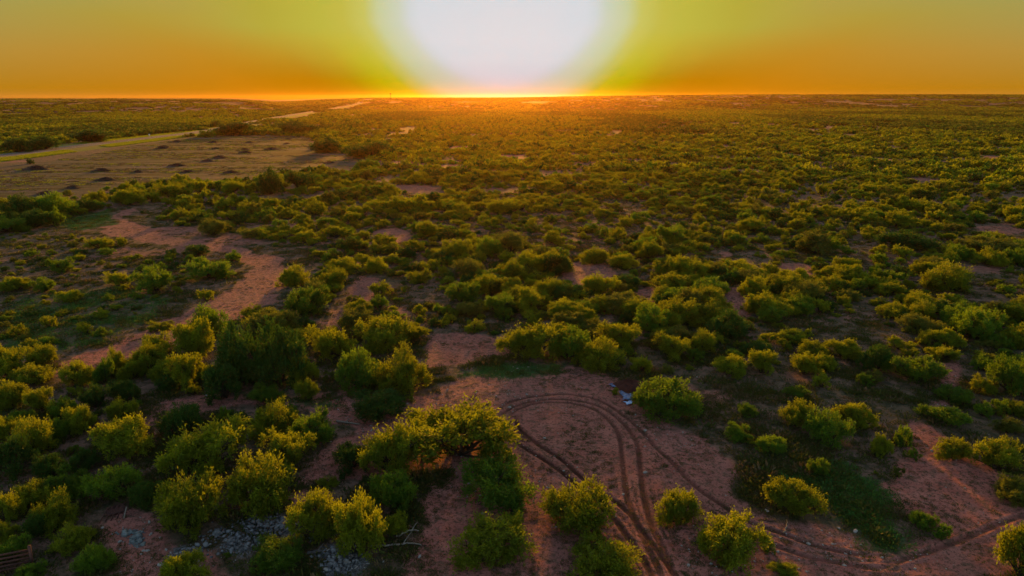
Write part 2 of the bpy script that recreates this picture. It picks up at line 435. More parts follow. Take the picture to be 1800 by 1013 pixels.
def ground_material():
    m, nt, out = new_mat("red_soil_and_scrub_floor")
    tc = N(nt, "ShaderNodeTexCoord"); P = tc.outputs["Object"]

    def att(n):
        a = N(nt, "ShaderNodeAttribute"); a.attribute_name = n
        s = N(nt, "ShaderNodeSeparateColor"); nt.links.new(a.outputs["Color"], s.inputs[0])
        return s.outputs
    A, B, C = att("plan_a"), att("plan_b"), att("plan_c")
    n_big = noise(nt, P, 0.09, 5, 0.6); n_mid = noise(nt, P, 0.6, 6, 0.65); n_fine = noise(nt, P, 3.2, 6, 0.7); n_grit = noise(nt, P, 14, 4, 0.7)
    base = mixc(nt, maprange(nt, n_mid, 0.38, 0.62), (0.120, 0.076, 0.052), (0.210, 0.112, 0.084))
    base = mixc(nt, mathn(nt, "MULTIPLY", maprange(nt, n_big, 0.48, 0.64), 0.5), base, (0.050, 0.062, 0.024))
    n_mo2 = noise(nt, P, 0.95, 7, 0.75, 0.5)
    base = mixc(nt, mathn(nt, "MULTIPLY", maprange(nt, n_mo2, 0.48, 0.58), 0.8), base, (0.034, 0.036, 0.018))
    base = mixc(nt, mathn(nt, "MULTIPLY", maprange(nt, n_fine, 0.54, 0.66), 0.7), base, (0.035, 0.032, 0.016))
    soil = mixc(nt, maprange(nt, n_mid, 0.35, 0.65), (0.30, 0.086, 0.066), (0.44, 0.158, 0.122))
    soil = mixc(nt, mathn(nt, "MULTIPLY", maprange(nt, n_big, 0.4, 0.65), 0.7), soil, (0.27, 0.116, 0.100))
    n_mot = noise(nt, P, 1.5, 7, 0.75, 0.6)
    soil = mixc(nt, mathn(nt, "MULTIPLY", maprange(nt, n_mot, 0.50, 0.60), 0.85), soil, (0.125, 0.072, 0.048))
    soil = mixc(nt, mathn(nt, "MULTIPLY", maprange(nt, n_fine, 0.53, 0.64), 0.85), soil, (0.050, 0.036, 0.024))
    soil = mixc(nt, mathn(nt, "MULTIPLY", maprange(nt, n_grit, 0.56, 0.68), 0.6), soil, (0.46, 0.27, 0.22))
    n_sp = noise(nt, P, 6.5, 3, 0.6)
    soil = mixc(nt, mathn(nt, "MULTIPLY", maprange(nt, n_sp, 0.57, 0.65), 0.85), soil, (0.055, 0.028, 0.020))
    sm = mathn(nt, "ADD", A[0], mathn(nt, "MULTIPLY", mathn(nt, "SUBTRACT", n_fine, 0.5), 0.9), True)
    sm = maprange(nt, sm, 0.30, 0.62)
    col = mixc(nt, sm, base, soil)
    grass = mixc(nt, maprange(nt, n_fine, 0.35, 0.65), (0.026, 0.070, 0.022), (0.055, 0.105, 0.036))
    gm = mathn(nt, "ADD", A[1], mathn(nt, "MULTIPLY", mathn(nt, "SUBTRACT", n_fine, 0.5), 1.1), True)
    col = mixc(nt, maprange(nt, gm, 0.38, 0.72), col, grass)
    grav = mixc(nt, maprange(nt, n_grit, 0.4, 0.6), (0.055, 0.045, 0.042), (0.20, 0.19, 0.19))
    gvm = mathn(nt, "ADD", C[0], mathn(nt, "MULTIPLY", mathn(nt, "SUBTRACT", n_fine, 0.5), 1.2), True)
    col = mixc(nt, maprange(nt, gvm, 0.45, 0.75), col, grav)
    # mown field: furrowed stubble with green and red streaks
    mp = N(nt, "ShaderNodeMapping"); mp.inputs["Scale"].default_value = (0.035, 0.22, 1); mp.inputs["Rotation"].default_value = (0, 0, 0.15)
    nt.links.new(P, mp.inputs["Vector"])
    streak = noise(nt, mp.outputs[0], 1.0, 6, 0.7)
    n_f2 = noise(nt, P, 0.25, 6, 0.75)
    fld = mixc(nt, maprange(nt, n_f2, 0.40, 0.60), (0.064, 0.050, 0.043), (0.058, 0.064, 0.028))
    fld = mixc(nt, maprange(nt, streak, 0.53, 0.60), fld, (0.115, 0.080, 0.070))
    fld = mixc(nt, maprange(nt, streak, 0.49, 0.42), fld, (0.030, 0.028, 0.014))
    col = mixc(nt, B[0], col, fld)
    vg = mixc(nt, maprange(nt, n_mid, 0.35, 0.65), (0.10, 0.125, 0.018), (0.20, 0.19, 0.035))
    col = mixc(nt, B[1], col, vg)
    ms = mixc(nt, maprange(nt, n_big, 0.35, 0.65), (0.035, 0.026, 0.026), (0.070, 0.050, 0.052))
    col = mixc(nt, mathn(nt, "MULTIPLY", B[2], 0.85), col, ms)
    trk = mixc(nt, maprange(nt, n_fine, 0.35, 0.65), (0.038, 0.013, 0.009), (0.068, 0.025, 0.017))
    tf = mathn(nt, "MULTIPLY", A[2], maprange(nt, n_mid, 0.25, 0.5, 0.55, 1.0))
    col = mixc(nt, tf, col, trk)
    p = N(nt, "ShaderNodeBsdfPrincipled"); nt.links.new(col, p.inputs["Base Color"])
    p.inputs["Roughness"].default_value = 0.95; p.inputs["Specular IOR Level"].default_value = 0.1
    b = N(nt, "ShaderNodeBump"); b.inputs["Strength"].default_value = 0.8; b.inputs["Distance"].default_value = 0.14
    nt.links.new(mathn(nt, "ADD", n_fine, mathn(nt, "MULTIPLY", n_grit, 0.4)), b.inputs["Height"])
    nt.links.new(b.outputs[0], p.inputs["Normal"])
    nt.links.new(p.outputs[0], out.inputs[0])
    return m


M_GROUND = ground_material()
build_ground()


# ------------------------------------------------------------------ foliage meshes
def bush_arrays(seed, shape, n_lobes, n_spray, n_leaf, leaf, width=0.45):
    g = np.random.default_rng(seed)
    L = []
    if shape == "round":
        L.append((0, 0, .60, .40))
        for k in range(n_lobes - 1):
            a = 2 * math.pi * (k * 0.618 + g.uniform(-.06, .06)); d = g.uniform(.30, .70)
            L.append((d * math.cos(a), d * math.sin(a), g.uniform(.14, .62) * (1.15 - .5 * d), g.uniform(.27, .42)))
    elif shape == "spread":
        for k in range(n_lobes):
            a = 2 * math.pi * (k * 0.618 + g.uniform(-.08, .08)); d = g.uniform(.15, .74)
            L.append((d * math.cos(a), d * math.sin(a), g.uniform(.16, .70), g.uniform(.24, .38)))
    else:  # tree: crown held above bare stems
        L.append((g.uniform(-.1, .1), g.uniform(-.1, .1), .74, .30))
        for k in range(n_lobes - 1):
            a = 2 * math.pi * (k * 0.618 + g.uniform(-.06, .06)); d = g.uniform(.30, .68)
            L.append((d * math.cos(a), d * math.sin(a), g.uniform(.30, .68), g.uniform(.26, .38)))
    L = np.array(L)
    nl = len(L)
    li = np.repeat(np.arange(nl), n_spray)
    ns = len(li)
    # leafy tufts: each lobe carries a handful of boughs, the sprays crowd round them and leave gaps between
    kb = max(4, n_spray // 5)
    z = g.uniform(-.50, 1, nl * kb); a = g.uniform(0, 2 * np.pi, nl * kb); s = np.sqrt(1 - z * z)
    bd = np.stack([s * np.cos(a), s * np.sin(a), z], 1); br = .74 + .46 * g.random(nl * kb) ** 1.6
    bi = li * kb + g.integers(0, kb, ns)
    d = bd[bi] + g.normal(0, .26, (ns, 3)); d /= np.linalg.norm(d, axis=1, keepdims=True)
    c = L[li, :3]; R = L[li, 3:4] * np.array([[1, 1, .88]])
    st = c + R * .30 * d
    reach = (br[bi] * g.uniform(.86, 1.08, ns))[:, None]
    en = c + R * reach * d; en[:, 2] += .07 * g.random(ns)
    tint_s = g.random(ns) * .7 + (g.random(nl) * .3)[li]
    sp = np.repeat(np.arange(ns), n_leaf); n = len(sp)
    t = (g.random(n) ** .75 * .92 + .12)[:, None]
    ax0 = en - st; axl = np.linalg.norm(ax0, axis=1, keepdims=True); ax0 = ax0 / (axl + 1e-9)
    p = st[sp] + (en - st)[sp] * t + g.normal(0, .028, (n, 3))
    ax = ax0[sp] + g.normal(0, .65, (n, 3)); ax /= np.linalg.norm(ax, axis=1, keepdims=True)
    rn = g.normal(0, 1, (n, 3)); side = np.cross(ax, rn); side /= np.linalg.norm(side, axis=1, keepdims=True) + 1e-9
    ln = (leaf * g.uniform(.65, 1.35, n))[:, None]
    V = np.stack([p, p + ax * ln * .5 + side * ln * width * .5, p + ax * ln, p + ax * ln * .5 - side * ln * width * .5], 1)
    V[..., 2] = np.maximum(V[..., 2], .01)
    F = np.arange(n * 4).reshape(n, 4)
    tint = np.repeat(np.clip(tint_s[sp] + g.normal(0, .10, n), 0, 1), 4)
    # stems
    parts = []
    base = .05 if shape != "tree" else .03
    for k in range(nl):
        b0 = np.array([g.normal(0, base), g.normal(0, base), -.02]); e = L[k, :3]
        mid = b0 * .4 + e * .6 + g.normal(0, .05, 3); mid[2] = e[2] * .5
        parts.append(tube([b0, (b0 + mid) / 2 + g.normal(0, .02, 3), mid, e], [.030, .024, .018, .010], 5))
        own = np.where(li == k)[0]
        for j in g.choice(own, min(5, len(own)), replace=False):
            parts.append(tube([mid * .3 + e * .7, en[j]], [.010, .004], 4))
    SV, SF = merge(parts)
    return V.reshape(-1, 3), F, tint, SV, SF


def bush_pair(seed, shape, tone, *a):
    V, F, tint, SV, SF = bush_arrays(seed, shape, *a)
    fm = mesh_from("foliage", V, F, [TONE[tone]]); add_attr(fm, "tint", tint)
    sm = mesh_from("trunk", SV, SF, [M_BARK], True)
    return fm, sm


def bush_single(name, seed, shape, tone, *a):
    V, F, tint, SV, SF = bush_arrays(seed, shape, *a)
    AV = np.concatenate([V, SV]); AF = np.concatenate([F, SF + len(V)])
    me = mesh_from(name, AV, AF, [TONE[tone], M_BARK], False, np.r_[np.zeros(len(F)), np.ones(len(SF))])
    add_attr(me, "tint", np.r_[tint, np.zeros(len(SV))])
    return me


NEAR = {}
k = 100
for tone in "ygdo":
    for shape, cnt in (("round", 3), ("spread", 3), ("tree", 2)):
        for c in range(cnt):
            k += 1
            NEAR.setdefault((tone, shape), []).append(bush_pair(k, shape, tone, 18, 62, 13, .060))
MID = {}
for tone in "ygdo":
    for shape, cnt in (("round", 3), ("spread", 3)):
        for c in range(cnt):
            k += 1
            MID.setdefault((tone, shape), []).append(bush_single("bush", k, shape, tone, 12, 32, 10, .086, .5))

# ------------------------------------------------------------------ surveyed bushes: outline box in the survey photograph, tone, form, label
HAND = [
    # left edge and pink strip
    (46, 606, 102, 650, "y", "round", "rounded yellow-green bush standing alone at the lower edge of the pink dirt strip"),
    (-30, 598, 14, 640, "y", "round", None), (-10, 616, 52, 668, "y", "spread", None), (26, 640, 98, 684, "y", "round", None), (-6, 670, 52, 722, "y", "round", None),
    (46, 684, 98, 732, "y", "spread", None), (90, 698, 140, 740, "g", "round", None), (112, 634, 174, 684, "y", "round", "domed olive-yellow bush where the pink dirt strip meets the long thicket"),
    (188, 610, 226, 662, "y", "round", "upright yellow-topped bush on the crest of the long thicket by the pink dirt strip"), (166, 630, 204, 680, "g", "spread", None),
    (194, 666, 248, 712, "d", "round", "dark green rounded bush in shade below the long thicket"), (146, 672, 196, 724, "d", "spread", None),
    (236, 600, 298, 658, "y", "round", None), (300, 622, 362, 692, "y", "spread", None), (276, 660, 320, 692, "d", "round", None), (250, 588, 302, 628, "y", "spread", None),
    (190, 700, 242, 746, "y", "round", None), (112, 712, 178, 770, "y", "spread", None), (168, 734, 286, 818, "y", "spread", "broad yellow-topped bush spreading beside the bare gap at the thicket's end"),
    (16, 738, 106, 816, "y", "round", "large dense yellow-green bush in the thicket at the photo's left edge"), (18, 720, 66, 758, "g", "round", None), (84, 736, 126, 782, "g", "round", None),
    (-30, 730, 34, 784, "y", "round", None), (-20, 770, 70, 852, "d", "spread", None), (60, 796, 120, 850, "d", "round", None), (120, 790, 176, 838, "d", "spread", None),
    (282, 706, 362, 776, "d", "round", "dark green bush on the dirt gap, in front of the tall dark thicket tree"),
    (300, 742, 438, 850, "y", "spread", "very broad yellow-topped bush above the long yellow-crowned shrub by the rubble"),
    # long thicket
    (378, 556, 470, 690, "d", "round", "tallest dark tree-like bush in the long thicket"), (440, 560, 538, 690, "d", "round", "twin dark tree-like bush at the open end of the long thicket"),
    (310, 560, 390, 640, "y", "spread", None), (330, 534, 400, 600, "g", "round", None), (350, 640, 440, 715, "d", "spread", None), (506, 624, 560, 682, "y", "round", "small yellow-crowned bush at the foot of the twin dark thicket trees"),
    (520, 666, 566, 712, "y", "tree", "spindly little yellow-crowned sapling on thin bare stems beside the red soil"),
    (440, 676, 502, 716, "g", "spread", None), (588, 612, 684, 696, "g", "round", "big olive-green bush above the low dark bush by the fallen log"),
    (656, 612, 762, 702, "y", "round", "big yellow-edged bush next to the red soil with sunlit stones"), (545, 572, 628, 642, "y", "spread", None), (622, 558, 730, 630, "y", "round", "tall yellow-brown bush behind the pair of big bushes left of the red soil"),
    (612, 688, 718, 750, "d", "round", "low dome-shaped dark green bush behind the fallen log"),
    (438, 704, 532, 778, "y", "round", "tall yellow-crowned bush in the middle of the bush row above the rubble"), (508, 728, 594, 794, "g", "spread", "green spreading bush at the red-soil end of the row above the rubble"),
    (378, 714, 412, 752, "g", "round", None), (406, 720, 442, 756, "d", "round", None), (458, 762, 562, 842, "y", "spread", "yellow-tipped spreading bush in front of the tall yellow-crowned bush"),
    # lower-left thicket
    (72, 866, 144, 938, "y", "round", "bright golden dome of a bush in the lower-left thicket, below the dark gap"), (-12, 862, 48, 926, "y", "spread", None), (32, 844, 104, 896, "y", "round", None), (82, 830, 170, 882, "g", "spread", None),
    (156, 818, 248, 890, "g", "round", "big green bush above the rusty scrap at the thicket's end"), (236, 842, 288, 898, "d", "round", "dark low bush between the rusty scrap and the huge green round bush"), (98, 924, 168, 978, "y", "round", None),
    (136, 960, 198, 1016, "g", "round", "small green bush on bare dirt between the slatted panel and the bluish litter"), (-12, 918, 32, 962, "y", "round", None), (-8, 946, 56, 998, "g", "spread", "green bush hanging over the rusty slatted panel"), (44, 896, 92, 952, "d", "round", None),
    # rubble group
    (268, 836, 402, 950, "y", "round", "huge yellow-green round bush right beside the bluish litter"), (398, 796, 530, 918, "y", "round", "huge bush with bright yellow crown just above the white rubble"),
    (516, 864, 612, 968, "y", "round", "bright yellow-green bush rising out of the white rubble heap"), (588, 866, 692, 996, "y", "round", "tall yellow-green bush standing over the dead branches by the rubble"),
    (652, 826, 738, 912, "g", "round", "green bush with one yellow tip between the rubble bushes and the wide dark-stemmed clump"), (672, 908, 724, 958, "y", "spread", "small yellow-tipped bush growing over the dead branches"),
    (438, 954, 540, 1018, "g", "round", "squat green bush in front of the white rubble heap"), (574, 782, 664, 842, "d", "spread", "low dark shrub at the tail of the wide dark-stemmed clump"),
    (284, 974, 372, 1050, "y", "spread", "half-cut yellow-tipped bush on the bottom edge near the rubble"),
    # trunked pair and loop group
    (636, 742, 752, 848, "y", "spread", "lower yellow-crowned half of the wide clump with dark stems beside the loop"), (712, 708, 918, 846, "y", "spread", "widest yellow-crowned bush of all, with dark stems, touching the wheel-track loop"),
    (798, 812, 956, 918, "g", "round", "huge round green bush in front of the widest yellow-crowned bush"), (940, 850, 1077, 962, "y", "round", "big yellow-topped bush overlapping the wheel tracks"),
    (798, 914, 936, 1018, "y", "round", "big round yellow-green bush near the bottom edge, ahead of the huge green one"), (998, 954, 1134, 1050, "y", "round", "bright yellow bush cut by the bottom edge beside the wheel tracks"),
    (1112, 668, 1231, 748, "g", "round", "dense solitary dome-shaped bush next to the blue tarp"), (1152, 860, 1227, 934, "y", "round", "small solitary yellow-topped bush between two wheel tracks"),
    (1214, 908, 1342, 1014, "y", "round", "big yellow-topped bush beside the lower wheel tracks near the bottom edge"), (1346, 848, 1438, 924, "y", "tree", "solitary yellow-topped bush on a bare pale stem beside the dark green grass"),
    (1354, 992, 1402, 1022, "y", "round", "tiny yellow-topped bush cut by the bottom edge right of the big one"), (1336, 946, 1362, 976, "g", "round", "tiny green shrub touching the big bush near the bottom edge"),
    (1746, 914, 1830, 1030, "y", "spread", "sparse yellow bush cut by the right edge near the bottom corner"),
    (1742, 838, 1812, 892, "o", "round", "dull olive bush on bare dirt, cut by the right edge"), (1704, 777, 1792, 840, "y", "spread", "yellow-topped bush with dark low side on the broad bare dirt"),
    (1640, 770, 1702, 813, "y", "round", "small rounded yellow bush alone on the broad bare dirt"), (1526, 760, 1564, 806, "y", "round", "slim upright yellow bush at the edge of the broad bare dirt"),
    (1569, 742, 1602, 788, "g", "round", "slim green bush just behind the slim yellow one"), (1588, 786, 1616, 810, "g", "round", "knee-high green shrub alone on the broad bare dirt"),
    (1563, 820, 1587, 842, "o", "spread", "tiny dull shrub at the rim of the dark green grass"), (1596, 900, 1640, 936, "g", "spread", "low green shrub clump on the dirt above the lower-right wheel track"), (1636, 922, 1672, 954, "g", "round", "tiny round shrub nearest the lower-right wheel track"),
    (1368, 704, 1426, 757, "y", "spread", "yellow-olive bush forming one flank of the three-bush clump in open scrub"), (1406, 720, 1492, 787, "g", "round", "largest rounded green bush of the three-bush clump in open scrub"), (1464, 708, 1528, 762, "y", "spread", "yellow-tipped bush on the far-right flank of the three-bush clump"),
    (1330, 766, 1378, 802, "g", "round", "small green bush with yellow tip in front of the three-bush clump"), (1418, 808, 1457, 842, "g", "spread", "small green shrub at the upper tip of the dark green grass"),
    (1270, 748, 1322, 782, "g", "spread", "low thin shrub pair on red soil below the solitary dome-shaped bush"), (1292, 710, 1334, 736, "g", "spread", None), (1376, 680, 1422, 704, "g", "spread", None),
    (1424, 658, 1458, 686, "y", "round", None), (1378, 622, 1444, 668, "y", "spread", "sparse pale-tipped bush in open scrub behind the three-bush clump"),
    (1254, 624, 1316, 668, "y", "round", None), (1306, 616, 1364, 664, "y", "spread", None), (1616, 712, 1700, 757, "g", "spread", "green spreading bush at the top of the broad bare dirt"),
    (1644, 680, 1704, 714, "g", "round", None), (1702, 664, 1752, 697, "y", "spread", None), (1738, 622, 1812, 702, "g", "round", "tall green bush at the right edge beside the narrow dirt path"),
    (1554, 622, 1658, 684, "g", "spread", "broad dark green bush to the left of the narrow dirt path"), (1708, 622, 1742, 656, "g", "round", None), (1510, 604, 1564, 658, "d", "round", None), (1446, 596, 1514, 638, "y", "spread", None), (1398, 596, 1452, 634, "y", "round", None),
    (1736, 697, 1770, 734, "g", "round", None), (1708, 706, 1742, 736, "g", "round", None), (1745, 735, 1800, 770, "o", "spread", None),
    # behind the loop
    (884, 566, 986, 642, "y", "spread", "broad yellow bush beside the red soil with sunlit stones, behind the wheel-track loop"), (958, 572, 1042, 642, "g", "round", None), (1008, 592, 1100, 660, "y", "round", "yellow-crowned bush directly behind the blue tarp and loop"),
    (1104, 625, 1148, 660, "y", "spread", "small sparse yellow bush just beyond the blue tarp"), (1072, 681, 1090, 698, "y", "spread", "knee-high bright yellow sprig beside the blue tarp"),
    (1144, 590, 1214, 640, "y", "spread", None), (1204, 580, 1258, 628, "y", "round", None), (1086, 543, 1114, 572, "d", "round", "small dark juniper-like shrub amid yellow scrub behind the tarp"),
    # scrub mid distance, conspicuous ones
    (1604, 462, 1708, 520, "y", "round", "large domed golden bush in open scrub toward the right edge"), (1398, 408, 1470, 452, "o", "spread", None), (1545, 404, 1640, 444, "d", "round", "large dark dome of a bush beyond the thin red soil streak"),
    (1688, 416, 1780, 452, "o", "round", None), (864, 404, 924, 450, "o", "round", "rounded olive bush, largest in the middle of the far scrub"), (904, 441, 962, 484, "y", "round", "round-topped bush with glowing yellow crown just left of the central red soil gap"),
    (854, 350, 898, 378, "y", "round", None), (1020, 434, 1070, 468, "y", "round", None), (1120, 408, 1160, 432, "y", "round", None), (1020, 480, 1080, 522, "y", "round", None), (998, 536, 1052, 574, "y", "round", None),
    (575, 450, 634, 486, "y", "round", None), (560, 470, 612, 512, "y", "round", None), (492, 464, 544, 508, "y", "round", "dense bush at the rounded end of the pink dirt track"), (498, 505, 582, 562, "g", "spread", "dark spreading thicket below the end of the pink dirt track"),
    (610, 526, 654, 556, "y", "spread", None), (640, 450, 684, 484, "y", "round", None),
    # trees at the field and road
    (450, 293, 502, 344, "d", "round", "tall dark green tree at the near corner of the mown field"), (500, 298, 560, 336, "d", "spread", None), (12, 338, 78, 394, "d", "round", "large dark bush at the field's near edge toward the left edge"), (64, 336, 132, 384, "g", "round", None),
    (30, 366, 92, 404, "d", "round", None), (82, 364, 118, 398, "g", "round", None), (-20, 382, 52, 412, "g", "spread", None), (156, 333, 192, 362, "y", "round", None), (138, 350, 178, 374, "d", "spread", None),
    (200, 333, 252, 364, "y", "spread", None), (277, 320, 338, 352, "y", "spread", None), (334, 315, 368, 344, "y", "round", None), (388, 316, 428, 342, "y", "round", None),
    (543, 240, 608, 270, "d", "round", "dark rounded bush jutting into the far end of the mown field"), (604, 248, 682, 280, "d", "spread", None), (624, 278, 668, 300, "g", "round", None),
    (480, 220, 560, 238, "d", "spread", None), (352, 226, 376, 242, "g", "round", "dark bush on the field side where the road disappears"), (366, 210, 390, 224, "d", "round", None), (376, 224, 452, 240, "d", "spread", None),
    (0, 240, 60, 270, "d", "spread", None), (50, 236, 102, 266, "d", "round", "dark tree, tallest along the far side of the road"), (124, 231, 202, 252, "d", "spread", None), (45, 278, 62, 289, "d", "round", "single small bush on the grass verge below the road"),
    # small shrubs of the left clearing
    (154, 416, 202, 440, "y", "spread", "yellow-tinged shrub standing on the curved pink dirt track"), (204, 414, 224, 434, "y", "round", None), (174, 434, 202, 450, "g", "round", None), (290, 436, 314, 454, "d", "round", None), (320, 430, 374, 454, "d", "spread", None),
    (394, 440, 428, 462, "g", "round", "small dark bush inside the bend of the pink dirt track"), (330, 456, 412, 496, "g", "spread", "wide green patch of shrub inside the bend of the pink dirt track"), (240, 470, 310, 520, "g", "spread", None), (190, 476, 232, 506, "y", "spread", None),
    (348, 508, 378, 532, "y", "round", None), (136, 568, 164, 590, "y", "round", "tiny bright round shrub alone on the open clearing"), (164, 574, 194, 594, "g", "round", None), (164, 542, 198, 562, "y", "round", None), (0, 486, 60, 516, "y", "spread", None), (60, 488, 100, 516, "g", "spread", None),
    (100, 510, 150, 534, "y", "spread", None), (86, 454, 130, 482, "g", "spread", None), (260, 570, 310, 586, "y", "spread", None), (374, 474, 402, 492, "g", "round", None), (76, 556, 104, 578, "y", "round", None),
]


def box_to_bush(x0, y0, x1, y1):
    xc = (x0 + x1) / 2
    gx, gy = survey(xc, y1)
    r = 1.5
    for _ in range(8):
        # near edge of the crown stands on the ground at the box's lower edge
        d = math.hypot(gx, gy); cx, cy = gx * (d + r * .80) / d, gy * (d + r * .80) / d
        cz = float(terrain(cx, cy))
        _, _, dep = project(cx, cy, cz + 1)
        r = (x1 - x0) / 2 / FPX * dep * 1.12
    lo, hi = .3, 12.0
    for _ in range(30):
        h = (lo + hi) / 2
        _, py, _ = project(cx, cy, cz + h * .97)
        if py > y0: lo = h
        else: hi = h
    return cx, cy, cz, r, min(max(h, r * .55), r * 2.4)


ALL = []      # every countable bush: dict
for (x0, y0, x1, y1, tone, shape, lab) in HAND:
    cx, cy, cz, r, h = box_to_bush(x0, y0, x1, y1)
    ALL.append(dict(x=cx, y=cy, z=cz, r=r, h=h, tone=tone, shape=shape, label=lab, px=(x0 + x1) / 2, py=(y0 + y1) / 2, w=x1 - x0, ph=y1 - y0, hand=True))

# ------------------------------------------------------------------ natural scatter of the remaining scrub
hx = np.array([b["x"] for b in ALL]); hy = np.array([b["y"] for b in ALL]); hr = np.array([b["r"] for b in ALL])
cell = 2.2
gx, gy = np.meshgrid(np.arange(-330, 330, cell), np.arange(26, 440, cell))
sx = gx.ravel() + rng.uniform(-.48, .48, gx.size) * cell; sy = gy.ravel() + rng.uniform(-.48, .48, gx.size) * cell
keep = (np.abs(sx) < sy * .80 + 12) & (np.hypot(sx, sy) > 30)
sx, sy = sx[keep], sy[keep]
pl = plan(sx, sy)
dens = fbm(sx / 12, sy / 10, 51, 3)
p = smooth(.22, .42, dens) * .84 + .06
p *= (1 - smooth(.22, .55, pl["soil"])) * (1 - smooth(.3, .6, pl["field"])) * (1 - smooth(.2, .6, pl["verge"])) * (1 - smooth(.3, .7, pl["gravel"]))
p = np.where(pl["green"] > .5, p * .15, p)
p *= 1 - .30 * pl["clear"]
p *= 1 - .62 * pl["openr"]
p = np.where(masked(poly_sd, SOIL[4][0], sx, sy, 6) > -4.5, p * .03, p)
p *= 1 - np.clip(pl["track"], 0, 1)
p *= np.where(np.hypot(sx, sy) < 62, .45, 1.0)
rx_at = np.interp(sy, ROAD[:, 1], ROAD[:, 0])
p = np.where((sx > rx_at) & (sx < rx_at + 44) & (sy > 190) & (sy < 455), 0, p)
keep = rng.random(len(sx)) < p
sx, sy = sx[keep], sy[keep]; pc = {k_: v[keep] for k_, v in pl.items()}; dens = dens[keep]
rr = np.exp(rng.normal(math.log(1.06), .42, len(sx))) * (.75 + .55 * smooth(.35, .65, dens))
rr = np.clip(rr, .5, 2.7)
rr = np.where(pc["clear"] > .4, np.minimum(rr * .58, 1.1), rr); rr = np.where(pc["openr"] > .4, np.minimum(rr * .52, .9), rr)
rr = np.where(np.hypot(sx, sy) < 62, np.minimum(rr * .6, 1.0), rr)
ok = np.ones(len(sx), bool)
for i in range(len(sx)):
    d = np.hypot(hx - sx[i], hy - sy[i])
    if (d < (hr * .72 + rr[i] * .50)).any(): ok[i] = False
sx, sy, rr, dens = sx[ok], sy[ok], rr[ok], dens[ok]
hh = rr * rng.uniform(.75, 1.25, len(rr)); hh = np.where(rr < .9, hh * .85, hh)
zz = terrain(sx, sy)
tn = rng.random(len(sx)); tb = vnoise(sx / 30, sy / 30, 61)
tones = np.where(tn < .52 + .2 * (tb - .5), "y", np.where(tn < .74, "g", np.where(tn < .87, "o", "d")))
shapes = np.where(rng.random(len(sx)) < .5, "round", "spread")
ppx, ppy, dep = project(sx, sy, zz + hh * .5)
area = (rr / dep * FPX) * (hh / dep * FPX)
infr = (ppx > 6) & (ppx < 1794) & (ppy < 1005)
order = np.argsort(-np.where(infr, area, -1))
N_IND = 300 - len(ALL)
chosen = order[:N_IND]
for i in chosen:
    ALL.append(dict(x=float(sx[i]), y=float(sy[i]), z=float(zz[i]), r=float(rr[i]), h=float(hh[i]), tone=str(tones[i]), shape=str(shapes[i]), label=None,
                    px=float(ppx[i]), py=float(ppy[i]), w=float(2 * rr[i] / dep[i] * FPX), ph=float(hh[i] / dep[i] * FPX), hand=False))
rest = np.ones(len(sx), bool); rest[chosen] = False

# ------------------------------------------------------------------ labels that point at one bush
MARKS = [
    (1005, 755, "the wheel-track loop"), (1100, 694, "the blue tarp"), (820, 615, "the red soil with sunlit stones"), (480, 925, "the white rubble heap"), (240, 955, "the bluish litter"),
    (205, 900, "the rusty scrap"), (20, 1000, "the rusty slatted panel"), (625, 745, "the fallen log"), (1480, 870, "the dark green grass patch"), (1690, 870, "the broad bare dirt"),
    (1680, 650, "the narrow dirt path"), (170, 615, "the pink dirt strip"), (470, 485, "the pink track's rounded end"), (310, 425, "the curved pink dirt track"),
    (1030, 478, "the central red soil gap"), (1296, 535, "the squarish red soil gap"), (1392, 480, "the slanting red soil gap"), (1605, 460, "the thin red soil streak"),
    (640, 512, "the small red gap beside the thicket"), (690, 415, "the red gap beyond the thicket"), (475, 320, "the tall tree at the field's corner"), (600, 300, "the field's pointed end"),
    (420, 630, "the long dark thicket"), (180, 510, "the grassy clearing"), (220, 300, "the brush piles in the mown field"), (60, 368, "the field's near-edge dark bushes"),
    (880, 425, "the rounded olive bush"), (1655, 490, "the domed golden bush"), (1590, 424, "the big dark dome bush"), (1140, 522, "the pinkish gap behind the tarp"), (1450, 745, "the three-bush clump"),
    (1100, 558, "the dark juniper-like shrub"), (100, 252, "the road"), (1215, 402, "the faint far soil patch"), (1660, 520, "the soil strip near the right edge"),
    (1490, 560, "the faint soil hollow"), (600, 560, "the dirt gap by the dark thicket"), (1420, 660, "the open stony scrub"), (1590, 356, "the far pale soil streak"), (80, 760, "the thicket on the left edge"),
    (1780, 590, "the bare soil on the right edge"), (1000, 560, "the thin soil band behind the loop"), (770, 470, "the dim gap amid dense scrub"), (1780, 430, "the right edge of the dense scrub"),
]
TONEW = {"y": ["yellow-green", "yellow-tipped", "golden-green"], "g": ["green", "leafy green", "mid-green"], "d": ["dark green", "dark", "deep green"], "o": ["olive", "dull olive", "brownish olive"]}


def size_word(b):
    if b["r"] > 2.1: return "large"
    if b["r"] > 1.5: return "medium"
    if b["r"] > 1.0: return "small"
    return "tiny"


def direction(dx, dy):
    dy *= 1.8
    a = math.degrees(math.atan2(-dy, dx)) % 360
    return ["right of", "behind right of", "behind", "behind left of", "left of", "front left of", "in front of", "front right of"][int(((a + 22.5) % 360) // 45)]


